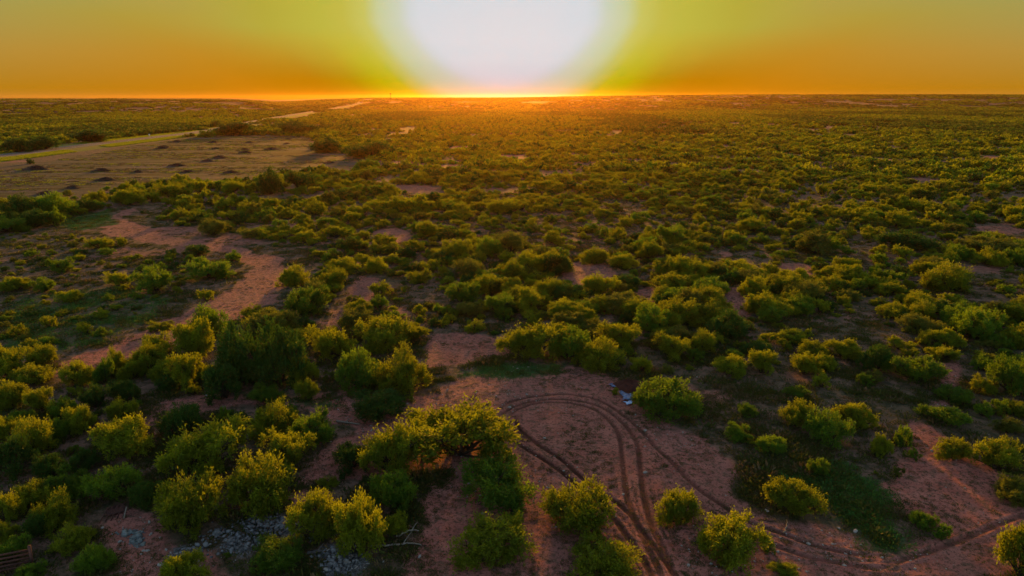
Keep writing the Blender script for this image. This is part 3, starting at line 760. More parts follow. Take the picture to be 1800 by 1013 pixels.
ORD = ["nearest", "second", "third", "fourth", "fifth", "sixth", "seventh", "eighth", "ninth", "tenth", "eleventh", "twelfth", "thirteenth", "fourteenth"]
sectors = {}
for b in ALL:
    if b["label"]: continue
    q = min(MARKS, key=lambda m: (m[0] - b["px"]) ** 2 + (1.8 * (m[1] - b["py"])) ** 2)
    b["d"] = math.hypot(q[0] - b["px"], 1.8 * (q[1] - b["py"]))
    sectors.setdefault((q[2], direction(b["px"] - q[0], b["py"] - q[1])), []).append(b)
for (mk, dr), bs in sectors.items():
    bs.sort(key=lambda b: b["d"])
    for i, b in enumerate(bs):
        form = "rounded" if b["shape"] == "round" else "spreading"
        look = f"{size_word(b)} {form} {TONEW[b['tone']][0]} bush"
        b["label"] = f"{look} {dr} {mk}" if len(bs) == 1 else f"{look}, {ORD[i]} {dr} {mk}"
GROUPS = {"y": "yellow-green bushes of the scrub", "g": "green bushes of the scrub", "d": "dark bushes of the scrub", "o": "olive bushes of the scrub"}

n_parts = 0
for b in sorted(ALL, key=lambda b: -b["w"] * b["ph"]):
    rz = random.uniform(0, 6.283)
    name = "mesquite_tree" if b["shape"] == "tree" else ("juniper_bush" if "juniper" in b["label"] else "mesquite_bush")
    cat = "tree" if b["shape"] == "tree" else "bush"
    if b["w"] > 36 or b["shape"] == "tree":
        fm, sm = random.choice(NEAR[(b["tone"], b["shape"])])
        root = bpy.data.objects.new(name, None); COL.objects.link(root); root.empty_display_size = .3
        link("foliage", fm, root); link("trunk", sm, root)
    else:
        root = link(name, random.choice(MID[(b["tone"], b["shape"])]))
    root.location = (b["x"], b["y"], b["z"] - .03); root.rotation_euler = (0, 0, rz)
    e_ = random.uniform(.84, 1.2); root.scale = (b["r"] * e_, b["r"] / e_, b["h"])
    tag(root, b["label"], cat, GROUPS[b["tone"]])


# ------------------------------------------------------------------ scatter objects (uncountable)
def scatter(name, pts, scales, rots, kinds, sources, label, cat):
    me = bpy.data.meshes.new(name); me.vertices.add(len(pts)); me.vertices.foreach_set("co", np.asarray(pts, np.float32).ravel())
    add_attr(me, "size", scales, "FLOAT_VECTOR"); add_attr(me, "spin", rots); add_attr(me, "form", kinds, "INT")
    o = link(name, me); tag(o, label, cat, kind="stuff")
    ng = bpy.data.node_groups.new(name, "GeometryNodeTree")
    ng.interface.new_socket("Geometry", in_out="INPUT", socket_type="NodeSocketGeometry")
    ng.interface.new_socket("Geometry", in_out="OUTPUT", socket_type="NodeSocketGeometry")
    gi = ng.nodes.new("NodeGroupInput"); go = ng.nodes.new("NodeGroupOutput")
    jn = ng.nodes.new("GeometryNodeJoinGeometry")

    def named(n, t):
        a = ng.nodes.new("GeometryNodeInputNamedAttribute"); a.data_type = t; a.inputs[0].default_value = n
        return a.outputs[0]
    size, spin, form = named("size", "FLOAT_VECTOR"), named("spin", "FLOAT"), named("form", "INT")
    cx = ng.nodes.new("ShaderNodeCombineXYZ"); ng.links.new(spin, cx.inputs[2])
    e2r = ng.nodes.new("FunctionNodeEulerToRotation"); ng.links.new(cx.outputs[0], e2r.inputs[0])
    for k_, src in enumerate(sources):
        oi = ng.nodes.new("GeometryNodeObjectInfo"); oi.inputs["Object"].default_value = src; oi.inputs["As Instance"].default_value = True
        cp = ng.nodes.new("FunctionNodeCompare"); cp.data_type = "INT"; cp.operation = "EQUAL"
        ng.links.new(form, cp.inputs[2]); cp.inputs[3].default_value = k_
        ip = ng.nodes.new("GeometryNodeInstanceOnPoints")
        ng.links.new(gi.outputs[0], ip.inputs["Points"]); ng.links.new(cp.outputs[0], ip.inputs["Selection"])
        ng.links.new(oi.outputs["Geometry"], ip.inputs["Instance"]); ng.links.new(e2r.outputs[0], ip.inputs["Rotation"]); ng.links.new(size, ip.inputs["Scale"])
        ng.links.new(ip.outputs[0], jn.inputs[0])
    ng.links.new(jn.outputs[0], go.inputs[0])
    md = o.modifiers.new("scatter", "NODES"); md.node_group = ng
    return o


def source(name, me): return bpy.data.objects.new(name, me)


# scrub: the many bushes beyond the counted ones
forms = []
tone_of = []
for tone in "ygod":
    for shape in ("round", "spread"):
        for me in MID[(tone, shape)][:2]:
            forms.append(source("scrub_form", me)); tone_of.append(tone + shape)
n_mid = len(forms)
for tone in "yygod":                                       # small far bushes
    k += 1
    forms.append(source("scrub_form", bush_single("far_bush", k, "round", tone, 8, 11, 5, .22, .6))); tone_of.append(tone + "far")


def patch_mesh(seed, moods):
    """a stretch of far scrub: some dozen bushes of all tones on a patch about two units across"""
    g = np.random.default_rng(seed); Vs = []; Fs = []; T = []; MI = []; o = 0
    for i in range(16):
        a, d = g.uniform(0, 6.28), math.sqrt(g.random()) * 1.0
        r = g.uniform(.16, .34)
        V, F, tint, SV, SF = bush_arrays(int(g.integers(1e6)), "round", 6, 7, 4, .32, .7)
        V = V * [r, r, r * g.uniform(.9, 1.4)] + [d * math.cos(a), d * math.sin(a), 0]
        Vs.append(V); Fs.append(F + o); T.append(tint); MI.append(np.full(len(F), g.choice(moods))); o += len(V)
    me = mesh_from("scrub_patch", np.concatenate(Vs), np.concatenate(Fs), [M_YEL, M_GRN, M_OLV, M_DRK], False, np.concatenate(MI))
    add_attr(me, "tint", np.concatenate(T))
    return me


n_far0 = len(forms)
for s_ in range(4): forms.append(source("scrub_form", patch_mesh(900 + s_, [0, 0, 1, 2, 3])))
for s_ in range(3): forms.append(source("scrub_form", patch_mesh(950 + s_, [3, 3, 1, 3, 2])))
pts = []; scl = []; rot = []; knd = []
for i in np.where(rest)[0]:
    d = math.hypot(sx[i], sy[i])
    if d < 230: cand = [j for j in range(n_mid) if tone_of[j] == tones[i] + shapes[i]]
    else: cand = [j for j in range(n_mid, n_far0) if tone_of[j][0] == tones[i]]
    knd.append(random.choice(cand)); pts.append((sx[i], sy[i], zz[i] - .03)); e_ = random.uniform(.78, 1.28); scl.append((rr[i] * e_, rr[i] / e_, hh[i])); rot.append(random.uniform(0, 6.283))
for (c, y0, y1, size, hgt) in ((7.5, 432, 1300, 6.0, 6.5), (22, 1290, 3200, 16.0, 6.5)):
    gx, gy = np.meshgrid(np.arange(-y1 * .85, y1 * .85, c), np.arange(y0, y1, c))
    fx = gx.ravel() + rng.uniform(-.5, .5, gx.size) * c; fy = gy.ravel() + rng.uniform(-.5, .5, gx.size) * c
    kp = np.abs(fx) < fy * .82 + 20
    fx, fy = fx[kp], fy[kp]; q = plan(fx, fy)
    pr = (.22 + .78 * smooth(.36, .54, fbm(fx / 75, fy / 110, 71, 4))) * (1 - smooth(.3, .6, q["field"])) * np.where(q["rd"] < np.where(fy > 500, 9, 18), 0, 1) * np.where((fx > np.interp(fy, ROAD[:, 1], ROAD[:, 0]) - 12) & (fx < np.interp(fy, ROAD[:, 1], ROAD[:, 0]) + 34) & (((fy > survey(484, 208)[1] - 70) & (fy < survey(545, 197.5)[1])) | ((fy > survey(598, 188.5)[1] - 170) & (fy < survey(634, 181.5)[1]))), 0, 1) * (1 - .70 * q["mesa"]) * (1 - .7 * smooth(.4, .7, q["soil"]))
    kp = rng.random(len(fx)) < pr
    fx, fy = fx[kp], fy[kp]; fz = terrain(fx, fy)
    md_ = fbm(fx / 120, fy / 260, 73, 4)
    for a_, b_, z_, m_ in zip(fx, fy, fz, md_):
        s_ = size * random.uniform(.7, 1.15)
        pts.append((a_, b_, z_ - .1)); scl.append((s_, s_, hgt * random.uniform(.75, 1.2))); rot.append(random.uniform(0, 6.283)); knd.append(n_far0 + (4 + random.randrange(3) if m_ + random.uniform(-.06, .06) > .56 else random.randrange(4)))
# close-in side belt beyond the 440 m grid on the flanks
scatter("scrub", pts, scl, rot, knd, forms, "endless yellow-green mesquite scrub covering the plain to the horizon", "scrub")


# weeds and dry tufts on the open ground
def tuft(seed, n, mat, ln, spread):
    g = np.random.default_rng(seed)
    a = g.uniform(0, 6.283, n); d = np.sqrt(g.random(n)) * spread
    p = np.stack([d * np.cos(a), d * np.sin(a), np.zeros(n)], 1)
    ax = np.stack([np.cos(a) * g.uniform(.2, 1.1, n), np.sin(a) * g.uniform(.2, 1.1, n), np.ones(n)], 1) + g.normal(0, .25, (n, 3))
    ax /= np.linalg.norm(ax, axis=1, keepdims=True)
    L_ = (ln * g.uniform(.5, 1.2, n))[:, None]
    sd = np.cross(ax, g.normal(0, 1, (n, 3))); sd /= np.linalg.norm(sd, axis=1, keepdims=True)
    V = np.stack([p, p + ax * L_ * .55 + sd * L_ * .16, p + ax * L_, p + ax * L_ * .55 - sd * L_ * .16], 1)
    me = mesh_from("tuft", V.reshape(-1, 3), np.arange(n * 4).reshape(n, 4), [mat]); add_attr(me, "tint", np.repeat(g.random(n), 4))
    return me


M_VGRASS = leaf_material("verge_leaf", (0.13, 0.15, 0.02), (0.24, 0.32, 0.01))
tufts = [source("weed_form", tuft(1, 34, M_WEED, .5, .8)), source("weed_form", tuft(2, 46, M_WEED, .42, .9)), source("weed_form", tuft(3, 30, M_STRAW, .55, .7)), source("weed_form", tuft(4, 80, leaf_material("grass_leaf", (0.050, 0.125, 0.026), (0.07, 0.17, 0.02), tmix=0.35), .26, 1.0)), source("weed_form", tuft(5, 60, M_VGRASS, .5, 1.0))]
n = 480000
r_ = 28 + 150 * rng.random(n) ** 1.25; th_ = np.radians(rng.uniform(-42, 42, n))
wx, wy = r_ * np.sin(th_), r_ * np.cos(th_)
q = plan(wx, wy)
pr = (.10 + .75 * smooth(.46, .66, fbm(wx / 2.6, wy / 2.6, 81, 4))) * (1 - .45 * smooth(.4, .8, q["soil"])) * (1 - q["track"]) * (1 - .8 * q["gravel"])
pr = np.maximum(pr, .55 * smooth(.3, .7, q["green"]) * (1 - q["track"]))
kp = rng.random(n) < pr * .42
wx, wy = wx[kp], wy[kp]; qs = {a_: b_[kp] for a_, b_ in q.items()}
wz = terrain(wx, wy)
kk = np.where(qs["green"] > .4, rng.choice([1, 3, 3, 3], len(wx)), rng.choice([0, 0, 0, 1, 1, 1, 2], len(wx)))
ws = rng.uniform(.15, .40, len(wx)) * np.where(rng.random(len(wx)) < .10, 1.7, 1.0) * (1 + .35 * qs["green"]) * (1 + .45 * (1 - smooth(.1, .5, qs["soil"]))) * (1 - .50 * smooth(.4, .8, qs["soil"]) * (1 - np.clip(qs["green"] * 2, 0, 1)))
# roadside grass and field stubble
ex = []
for _ in range(60000):
    i = random.randrange(len(ROAD) - 1); t = random.random(); a_, b_ = ROAD[i] * (1 - t) + ROAD[i + 1] * t
    if not 150 < b_ < 640: continue
    dv = ROAD[i + 1] - ROAD[i]; dv = dv / np.hypot(*dv); off = random.choice((-1, 1)) * random.uniform(6.4, 17)
    if vnoise(np.array([a_ / 8]), np.array([(b_ + off) / 8]), 97)[0] > .25: ex.append((a_ + dv[1] * off, b_ - dv[0] * off, random.uniform(.6, 1.3), .75, 4))
fxy = np.column_stack([rng.uniform(-330, -20, 60000), rng.uniform(170, 480, 60000)])
q = plan(fxy[:, 0], fxy[:, 1])
kp = (q["field"] > .6) & (q["rd"] > 18) & (rng.random(60000) < smooth(.42, .62, fbm(fxy[:, 0] / 30, fxy[:, 1] / 7, 99, 4)) * .75)
for a_, b_ in fxy[kp]: ex.append((a_, b_, random.uniform(.5, 1.1), .40, random.choice((2, 4, 0, 2))))
ex = np.array(ex)
wx = np.r_[wx, ex[:, 0]]; wy = np.r_[wy, ex[:, 1]]; wz = np.r_[wz, terrain(ex[:, 0], ex[:, 1])]; kk = np.r_[kk, ex[:, 4].astype(int)]; ws = np.r_[ws, ex[:, 2]]
wh = ws * np.r_[rng.uniform(.5, 1.0, len(ws) - len(ex)), ex[:, 3]]
scatter("weeds", np.stack([wx, wy, wz], 1), np.stack([ws, ws, wh], 1), rng.uniform(0, 6.28, len(wx)), kk, tufts, "low dark weeds and dry grass tufts on the red soil", "weeds")


def rock_arrays(seed, flat=.6):
    g = np.random.default_rng(seed)
    ico = []
    ph = (1 + 5 ** .5) / 2
    V = np.array([(-1, ph, 0), (1, ph, 0), (-1, -ph, 0), (1, -ph, 0), (0, -1, ph), (0, 1, ph), (0, -1, -ph), (0, 1, -ph), (ph, 0, -1), (ph, 0, 1), (-ph, 0, -1), (-ph, 0, 1)]) / 1.9
    F = np.array([(0, 11, 5), (0, 5, 1), (0, 1, 7), (0, 7, 10), (0, 10, 11), (1, 5, 9), (5, 11, 4), (11, 10, 2), (10, 7, 6), (7, 1, 8), (3, 9, 4), (3, 4, 2), (3, 2, 6), (3, 6, 8), (3, 8, 9), (4, 9, 5), (2, 4, 11), (6, 2, 10), (8, 6, 7), (9, 8, 1)])
    V = V * g.uniform(.65, 1.25, (12, 1)) * [g.uniform(.8, 1.3), g.uniform(.7, 1.1), flat]
    return V, F


stones = [source("stone_form", mesh_from("pebble", *rock_arrays(s_), [M_STONE])) for s_ in range(3)]
n = 40000
r_ = 30 + 60 * rng.random(n); th_ = np.radians(rng.uniform(-40, 40, n)); wx, wy = r_ * np.sin(th_), r_ * np.cos(th_)
q = plan(wx, wy)
kp = rng.random(n) < (smooth(.5, .9, q["soil"]) * smooth(.45, .7, fbm(wx / 4, wy / 4, 91, 3)) * .5 + q["gravel"] * .4 + .02)
wx, wy = wx[kp], wy[kp]; ws = np.exp(rng.normal(math.log(.040), .5, len(wx)))
scatter("gravel", np.stack([wx, wy, terrain(wx, wy)], 1), np.stack([ws, ws, ws], 1), rng.uniform(0, 6.28, len(wx)), rng.integers(0, 3, len(wx)), stones, "pale pebbles strewn over the red soil", "gravel")


def rock_field(name, blobs, count, size, mat, label, cat, heap=.0):
    parts = []; g = np.random.default_rng(count)
    for (bx, by, rx, ry, wgt) in blobs:
        for _ in range(int(count * wgt)):
            a, d = g.uniform(0, 6.283), math.sqrt(g.random()) * (1 if g.random() < .8 else 1.5)
            x, y = survey(bx + rx * d * math.cos(a), by + ry * d * math.sin(a))
            s_ = float(np.exp(g.normal(math.log(size), .5)))
            V, F = rock_arrays(int(g.integers(1e6)), g.uniform(.5, .9))
            w = g.uniform(0, 6.28); c_, sn = math.cos(w), math.sin(w)
            V = V * s_; V = np.stack([V[:, 0] * c_ - V[:, 1] * sn, V[:, 0] * sn + V[:, 1] * c_, V[:, 2]], 1)
            lift = heap * max(0, 1 - d * d) * (.5 + .5 * g.random())
            parts.append((V + [x, y, float(terrain(x, y)) + s_ * .25 + lift], F))
    V, F = merge(parts)
    return tag(link(name, mesh_from(name, V, F, [mat])), label, cat, kind="stuff")


rock_field("rubble", [(470, 925, 46, 18, .42), (545, 925, 40, 24, .25), (595, 985, 36, 22, .24), (430, 955, 30, 14, .1), (385, 950, 36, 22, .10), (330, 975, 24, 12, .04)], 1300, .06, M_RUBBLE,
           "heap of broken whitish stones between the yellow bushes", "rubble", .22)
rock_field("litter", [(240, 950, 11, 9, .7), (230, 938, 26, 6, .3)], 220, .055, M_GLASS, "scatter of bluish broken glass and litter on pale dirt", "litter", .05)

# ------------------------------------------------------------------ road
def ribbon(name, path, half, off, mat, lift):
    P = np.asarray(path); T = np.gradient(P, axis=0); T /= np.linalg.norm(T, axis=1, keepdims=True)
    Nn = np.stack([T[:, 1], -T[:, 0]], 1)
    V = []; cols = (-1, -.5, 0, .5, 1)
    for c in cols:
        q_ = P + Nn * (off + c * half)
        V.append(np.column_stack([q_, terrain(P[:, 0], P[:, 1]) + lift - .08 * abs(c * half + off) / 6]))
    m = len(P); V = np.concatenate(V)
    F = [(c * m + i, c * m + i + 1, (c + 1) * m + i + 1, (c + 1) * m + i) for c in range(4) for i in range(m - 1)]
    me = mesh_from(name, V, np.array(F), [mat], True)
    return tag(link(name, me), kind="structure")


M_ROAD = plain("worn_asphalt", (0.10, 0.080, 0.080), (0.13, 0.104, 0.102), .12, 0.95, 0.1)
M_LINE = plain("road_paint", (0.55, 0.42, 0.08), (0.45, 0.35, 0.08), 1, 0.6)
M_WLINE = plain("road_edge_paint", (0.6, 0.58, 0.55), (0.5, 0.48, 0.45), 1, 0.6)
RD = spline(ROAD, 4)
ribbon("road", RD, ROAD_W, 0, M_ROAD, .42)
ribbon("road_marking", RD, .14, 0, M_LINE, .432)
for s_ in (-1, 1): ribbon("road_marking", RD, .09, s_ * 4.6, M_WLINE, .432)


def road_bank():
    P = RD; T = np.gradient(P, axis=0); T /= np.linalg.norm(T, axis=1, keepdims=True); Nn = np.stack([T[:, 1], -T[:, 0]], 1)
    m = len(P); V = []
    for off, dz in ((-13, -.25), (-6.1, .30), (6.1, .30), (13, -.25)):
        q_ = P + Nn * off; V.append(np.column_stack([q_, terrain(P[:, 0], P[:, 1]) + dz]))
    F = [(c * m + i, c * m + i + 1, (c + 1) * m + i + 1, (c + 1) * m + i) for c in (0, 1, 2) for i in range(m - 1)]
    tag(link("road_embankment", mesh_from("road_embankment", np.concatenate(V), np.array(F), [M_VERGE], True)), kind="structure")


M_VERGE = plain("verge_grass", (0.08, 0.095, 0.018), (0.14, 0.13, 0.03), .5, 0.95)
road_bank()


# ------------------------------------------------------------------ brush piles on the mown field
def pile_mesh(seed):
    g = np.random.default_rng(seed); parts = []
    nr, na = 6, 18
    V = []; F = []
    for i in range(nr + 1):
        for j in range(na):
            a = 2 * math.pi * j / na; rr_ = i / nr * (1 + .18 * math.sin(2 * a + seed) + .12 * g.normal())
            V.append((rr_ * math.cos(a), rr_ * math.sin(a), max(-.03, (1 - (i / nr) ** 1.3) * (.75 + .2 * g.random()) - .02)))
    for i in range(nr):
        for j in range(na): F.append((i * na + j, (i + 1) * na + j, (i + 1) * na + (j + 1) % na, i * na + (j + 1) % na))
    parts.append((np.array(V), np.array(F)))
    for _ in range(150):
        a, d = g.uniform(0, 6.28), g.uniform(0, .95); p0 = np.array([d * math.cos(a), d * math.sin(a), .8 * (1 - d ** 1.3)])
        dv = g.normal(0, 1, 3) * [1, 1, .5]; dv /= np.linalg.norm(dv); ln = g.uniform(.15, .42)
        parts.append(tube([p0 - dv * ln, p0 + dv * ln + [0, 0, .03]], [.022, .009], 4))
    V, F = merge(parts)
    return mesh_from("brush_pile", V, F, [M_PILE])


PILES = [(64, 296, 38, "widest dark brush pile, nearest the small verge bush below the road"), (179, 299, 28, "dark brush pile straight beyond the boat-shaped one in the field's near half"),
         (186, 315, 30, "boat-shaped dark brush pile in the field's near half"), (128, 329, 27, "peaked dark brush pile close to the field's near edge"), (81, 339, 27, "dark brush pile half hidden behind the bushes at the near edge"),
         (242, 301, 20, "small faint brush pile alone in the middle of the field"), (311, 290, 27, "flat dark brush pile just beyond a smaller one mid-field"), (330, 301, 22, "small dark brush pile just nearer than the flat one mid-field"),
         (365, 282, 22, "dark brush pile touching the near end of the long low heap"), (386, 276, 27, "long low brush heap diagonally behind another pile mid-field"), (405, 302, 25, "peaked brush pile nearest the scrub edge, mid-field"),
         (431, 267, 22, "dark brush pile near the field's far half, front one of a pair"), (287, 259, 26, "brush pile with a trailing tail near the road's grass verge"), (311, 248, 18, "small brush pile just behind the tailed one, by the verge"),
         (375, 249, 18, "small dark brush pile near the bush where the road disappears"), (380, 260, 16, "faint low brush pile in front of the small one near the road's end"), (439, 249, 14, "tiny brush pile at the field's far tree line"),
         (431, 261, 16, "narrow brush pile, rear one of a pair in the far half"), (477, 261, 24, "long brush pile to the left of the jutting dark bush"), (504, 251, 12, "tiny brush pile behind the long one near the jutting dark bush"),
         (579, 285, 20, "lone flat brush pile in the field's pointed end"), (507, 301, 20, "brush pile just behind the tall corner tree's crown"), (572, 302, 26, "brush pile at scrub edge below the field's pointed end"), (507, 243, 12, "faint brush speck at the far tree line behind the jutting bush")]
pm = [pile_mesh(s_) for s_ in range(5)]
for i, (x, y, w, lab) in enumerate(PILES):
    gx_, gy_ = survey(x, y + 2); d = math.hypot(gx_, gy_); r = w / 2 / FPX * d
    o = link("brush_pile", pm[i % 5], None, (gx_, gy_, float(terrain(gx_, gy_))))
    o.scale = (r, r * .8, min(r * .34, 1.8)); o.rotation_euler = (0, 0, random.uniform(-.5, .5))
    tag(o, lab, "brush pile", "brush piles on the mown field")


# ------------------------------------------------------------------ small things on the ground
def ground_at(x, y): return float(terrain(x, y))


def log_thing(name, pts_px, r0, mat, label, cat, twigs=(), lift=.08):
    P = [(*survey(*p), 0) for p in pts_px]
    P = np.array([(a, b, ground_at(a, b) + lift) for a, b, _ in P])
    c = P[0].copy()
    Ps = spline(P - c, 4)
    Ps[:, :2] += rng.normal(0, .03, (len(Ps), 2))
    V, F = tube(Ps, np.linspace(r0, r0 * .45, len(Ps)), 8)
    caps = [(V, F)]
    o = link(name, mesh_from(name, V, F, [mat], True), None, c); tag(o, label, cat)
    for t, dv in twigs:
        b = Ps[int(t * (len(Ps) - 1))]
        V, F = tube([b, b + np.array(dv) * .5 + [0, 0, .05], b + np.array(dv)], [r0 * .5, r0 * .35, r0 * .15], 6)
        link("side_branch", mesh_from("side_branch", V, F, [mat], True), o)
    return o


log_thing("fallen_log", [(592, 742), (606, 744), (622, 746), (632, 748)], .10, M_DEAD, "weathered grey log lying on red soil in front of the low dark bush", "log", [(.4, (.5, .3, .25))])
log_thing("dead_branch", [(645, 962), (690, 960), (722, 957), (742, 960)], .07, M_DEAD, "long pale dead branch lying beneath the small yellow-tipped bush", "branch", [(.5, (.4, .7, .3)), (.7, (.5, -.3, .15))])
log_thing("dead_branch", [(698, 946), (712, 938), (726, 934), (738, 936)], .08, M_DEAD, "short crooked dead branch slanting up behind the long pale one", "branch", [(.6, (.3, .4, .3))])
log_thing("fallen_log", [(542, 974), (560, 971), (582, 968)], .10, plain("grey_wood", (.10, .085, .08), (.05, .042, .04), 8), "dark grey log lying across the rubble under the yellow bush", "log", [(.5, (.3, .3, .3))])
log_thing("dead_branch", [(1378, 938), (1381, 930), (1384, 915)], .055, M_DEAD, "pale forked stick standing at the foot of the solitary stemmed bush", "branch", [(.5, (.25, .1, .2))], .04)
log_thing("dead_branch", [(1341, 915), (1352, 917), (1364, 916)], .03, M_BARK, "thin dark stick on bare dirt left of the solitary stemmed bush", "branch", [(.4, (.2, .1, .1))], .03)
log_thing("dead_branch", [(716, 958), (738, 959), (752, 961)], .035, M_BARK, "thin dark twig end sticking out onto the red path", "branch", [(.6, (.2, .2, .1))], .03)

STONES = [(957, 771, .13, "white stone alone inside the wheel-track loop"), (1503, 935, .19, "flat pale slab stone on dirt below the dark green grass"), (1348, 899, .18, "whitish stone beside the wheel rut left of the stemmed bush"),
          (282, 994, .20, "pale stone alone on the grey dirt below the bluish litter"), (211, 953, .19, "oblong white stone just left of the bluish litter"), (180, 929, .18, "pale stone in front of the rusty scrap"),
          (1421, 957, .15, "small pale stone in the lower wheel rut near the bottom edge"), (1134, 831, .22, "cream stone at the meeting of two wheel tracks"), (628, 962, .26, "rounded whitish boulder under the yellow bush at the dead branches"),
          (574, 1003, .24, "largest pale boulder of the rubble near the bottom edge"), (1367, 970, .13, "tiny white stone beside the tiny green shrub near the bottom edge"), (1117, 730, .12, "cream pebble between the solitary dome bush and the loop")]
for i, (x, y, s_, lab) in enumerate(STONES):
    a, b = survey(x, y); V, F = rock_arrays(300 + i, .55)
    me = mesh_from("stone", V, F, [M_STONE])
    o = link("stone", me, None, (a, b, ground_at(a, b) + s_ * .2)); o.scale = (s_, s_ * .8, s_); o.rotation_euler = (0, 0, i)
    bv = o.modifiers.new("worn_edges", "BEVEL"); bv.width = .12; bv.segments = 2
    tag(o, lab, "stone", "pale stones on the dirt")


def crumpled(name, corners_px, n, mat, label, cat, amp, parent=None, seed=0, lift=.06):
    C = [np.array(survey(*c)) for c in corners_px]
    c0 = sum(C) / 4; g = np.random.default_rng(seed); V = []
    for i in range(n + 1):
        for j in range(n + 1):
            u, v = i / n, j / n
            p_ = (C[0] * (1 - u) + C[1] * u) * (1 - v) + (C[3] * (1 - u) + C[2] * u) * v
            p_ = p_ + g.normal(0, .05, 2) * (1 if 0 < i < n and 0 < j < n else 2.0)
            V.append((p_[0] - c0[0], p_[1] - c0[1], lift + amp * (.5 + .5 * math.sin(7 * u + 3 * v + seed) * math.cos(9 * v - 2 * u)) * g.uniform(.5, 1)))
    F = [(i * (n + 1) + j, (i + 1) * (n + 1) + j, (i + 1) * (n + 1) + j + 1, i * (n + 1) + j + 1) for i in range(n) for j in range(n)]
    o = link(name, mesh_from(name, np.array(V), np.array(F), [mat], True), None, (c0[0], c0[1], ground_at(*c0)))
    so = o.modifiers.new("sheet", "SOLIDIFY"); so.thickness = .012
    tag(o, label, cat)
    return o


crumpled("tarp", [(1090, 692), (1112, 696), (1117, 706), (1098, 706)], 8, M_TARP, "crumpled dull blue tarp lying against the solitary dome-shaped bush", "tarp", .28, seed=1)
crumpled("plastic_sheet", [(1100, 709), (1111, 706), (1113, 712), (1103, 714)], 5, M_PALETARP, "bright pale-blue plastic scrap at the near corner of the blue tarp", "plastic sheet", .16, seed=2)
crumpled("plastic_sheet", [(1072, 677), (1083, 675), (1086, 681), (1074, 682)], 5, M_TARP, "small blue plastic scrap behind the bright yellow sprig", "plastic sheet", .16, seed=3)


def mound():
    x, y = survey(1112, 690); g = np.random.default_rng(5); nr, na = 10, 28; V = []; F = []
    for i in range(nr + 1):
        for j in range(na):
            a = 2 * math.pi * j / na; t = i / nr; w = t * (1 + .12 * math.sin(3 * a) + .05 * g.normal())
            V.append((1.7 * w * math.cos(a), 1.3 * w * math.sin(a), .55 * (1 - t * t) ** 1.2 * (1 + .15 * g.normal()) - .03))
    for i in range(nr):
        for j in range(na): F.append((i * na + j, (i + 1) * na + j, (i + 1) * na + (j + 1) % na, i * na + (j + 1) % na))
    o = link("dirt_mound", mesh_from("dirt_mound", np.array(V), np.array(F), [M_MUD], True), None, (x, y + 1.2, ground_at(x, y + 1.2)))
    tag(o, "dark red dirt mound just behind the blue tarp", "dirt mound")


mound()


def bar(p, q_, w, h):
    p = np.array(p, float); q_ = np.array(q_, float); t = q_ - p; t /= np.linalg.norm(t)
    a = np.cross(t, [0, 0, 1]); a = a / np.linalg.norm(a) if np.linalg.norm(a) > 1e-3 else np.array([1., 0, 0]); b = np.cross(a, t)
    V = [e + sa * a * w / 2 + sb * b * h / 2 for e in (p, q_) for sa, sb in ((-1, -1), (1, -1), (1, 1), (-1, 1))]
    F = [(0, 3, 2, 1), (4, 5, 6, 7)] + [(i, (i + 1) % 4, 4 + (i + 1) % 4, 4 + i) for i in range(4)]
    return np.array(V), np.array(F)


def slatted_panel():
    x, y = survey(18, 1008); r = bpy.data.objects.new("slatted_panel", None); COL.objects.link(r); r.location = (x, y, ground_at(x, y)); r.rotation_euler = (0, 0, .35)
    tag(r, "rust-red slatted panel with an end post in the bottom-left corner", "panel")
    sl = [bar((-2.2, i * .05, .25 + i * .20), (.95, i * .05, .25 + i * .20), .05, .10) for i in range(5)]
    V, F = merge(sl); link("slats", mesh_from("slats", V, F, [M_RUST]), r)
    for px_ in (-2.2, 1.0):
        V, F = bar((px_, .06, -.1), (px_, .2, 1.3), .13, .13); link("post", mesh_from("post", V, F, [M_RUST]), r)


slatted_panel()


def scrap():
    x, y = survey(206, 902); r = bpy.data.objects.new("scrap_metal", None); COL.objects.link(r); r.location = (x, y, ground_at(x, y)); r.rotation_euler = (0, 0, .5)
    tag(r, "low tangle of rusty red scrap metal under the dark bushes", "scrap metal")
    V = []; n = 12
    for i in range(n + 1):
        for j in range(4): V.append((-.55 + 1.0 * i / n, -.25 + .2 * j, .10 + .06 * math.sin(i * 2.1) + .05 * j))
    F = [(i * 4 + j, i * 4 + j + 1, (i + 1) * 4 + j + 1, (i + 1) * 4 + j) for i in range(n) for j in range(3)]
    so = link("corrugated_sheet", mesh_from("corrugated_sheet", np.array(V), np.array(F), [M_RUST], True), r); md = so.modifiers.new("sheet", "SOLIDIFY"); md.thickness = .02
    rods = [tube([(-.9 + .3 * i, -.7, .03), (-.5 + .3 * i, .1, .35 + .05 * i), (-.1 + .25 * i, .9, .06)], [.035, .03, .03], 6) for i in range(5)]
    for v, f in rods: link("bent_rod", mesh_from("bent_rod", v, f, [M_RUST], True), r)
    v, f = bar((.35, -.9, .04), (.55, -.3, .42), .07, .05); link("board", mesh_from("board", v, f, [M_DEAD]), r)


scrap()


def road_sign(x, y, h, lab):
    a, b = survey(x, y); z = ground_at(a, b)
    r = bpy.data.objects.new("road_sign", None); COL.objects.link(r); r.location = (a, b, z); tag(r, lab, "road sign", "signs beside the road")
    V, F = bar((0, 0, -.1), (0, 0, h), .09, .09); link("post", mesh_from("post", V, F, [M_WLINE]), r)
    V, F = bar((-.45, -.07, h - .5), (.45, -.07, h - .5), .05, .9); link("sign_panel", mesh_from("sign_panel", V, F, [M_WLINE]), r)


road_sign(316, 231, 2.4, "small pale sign on a post beside the road, farther of two")
road_sign(263, 241.5, 2.0, "small pale sign on a post beside the road, nearer of two")


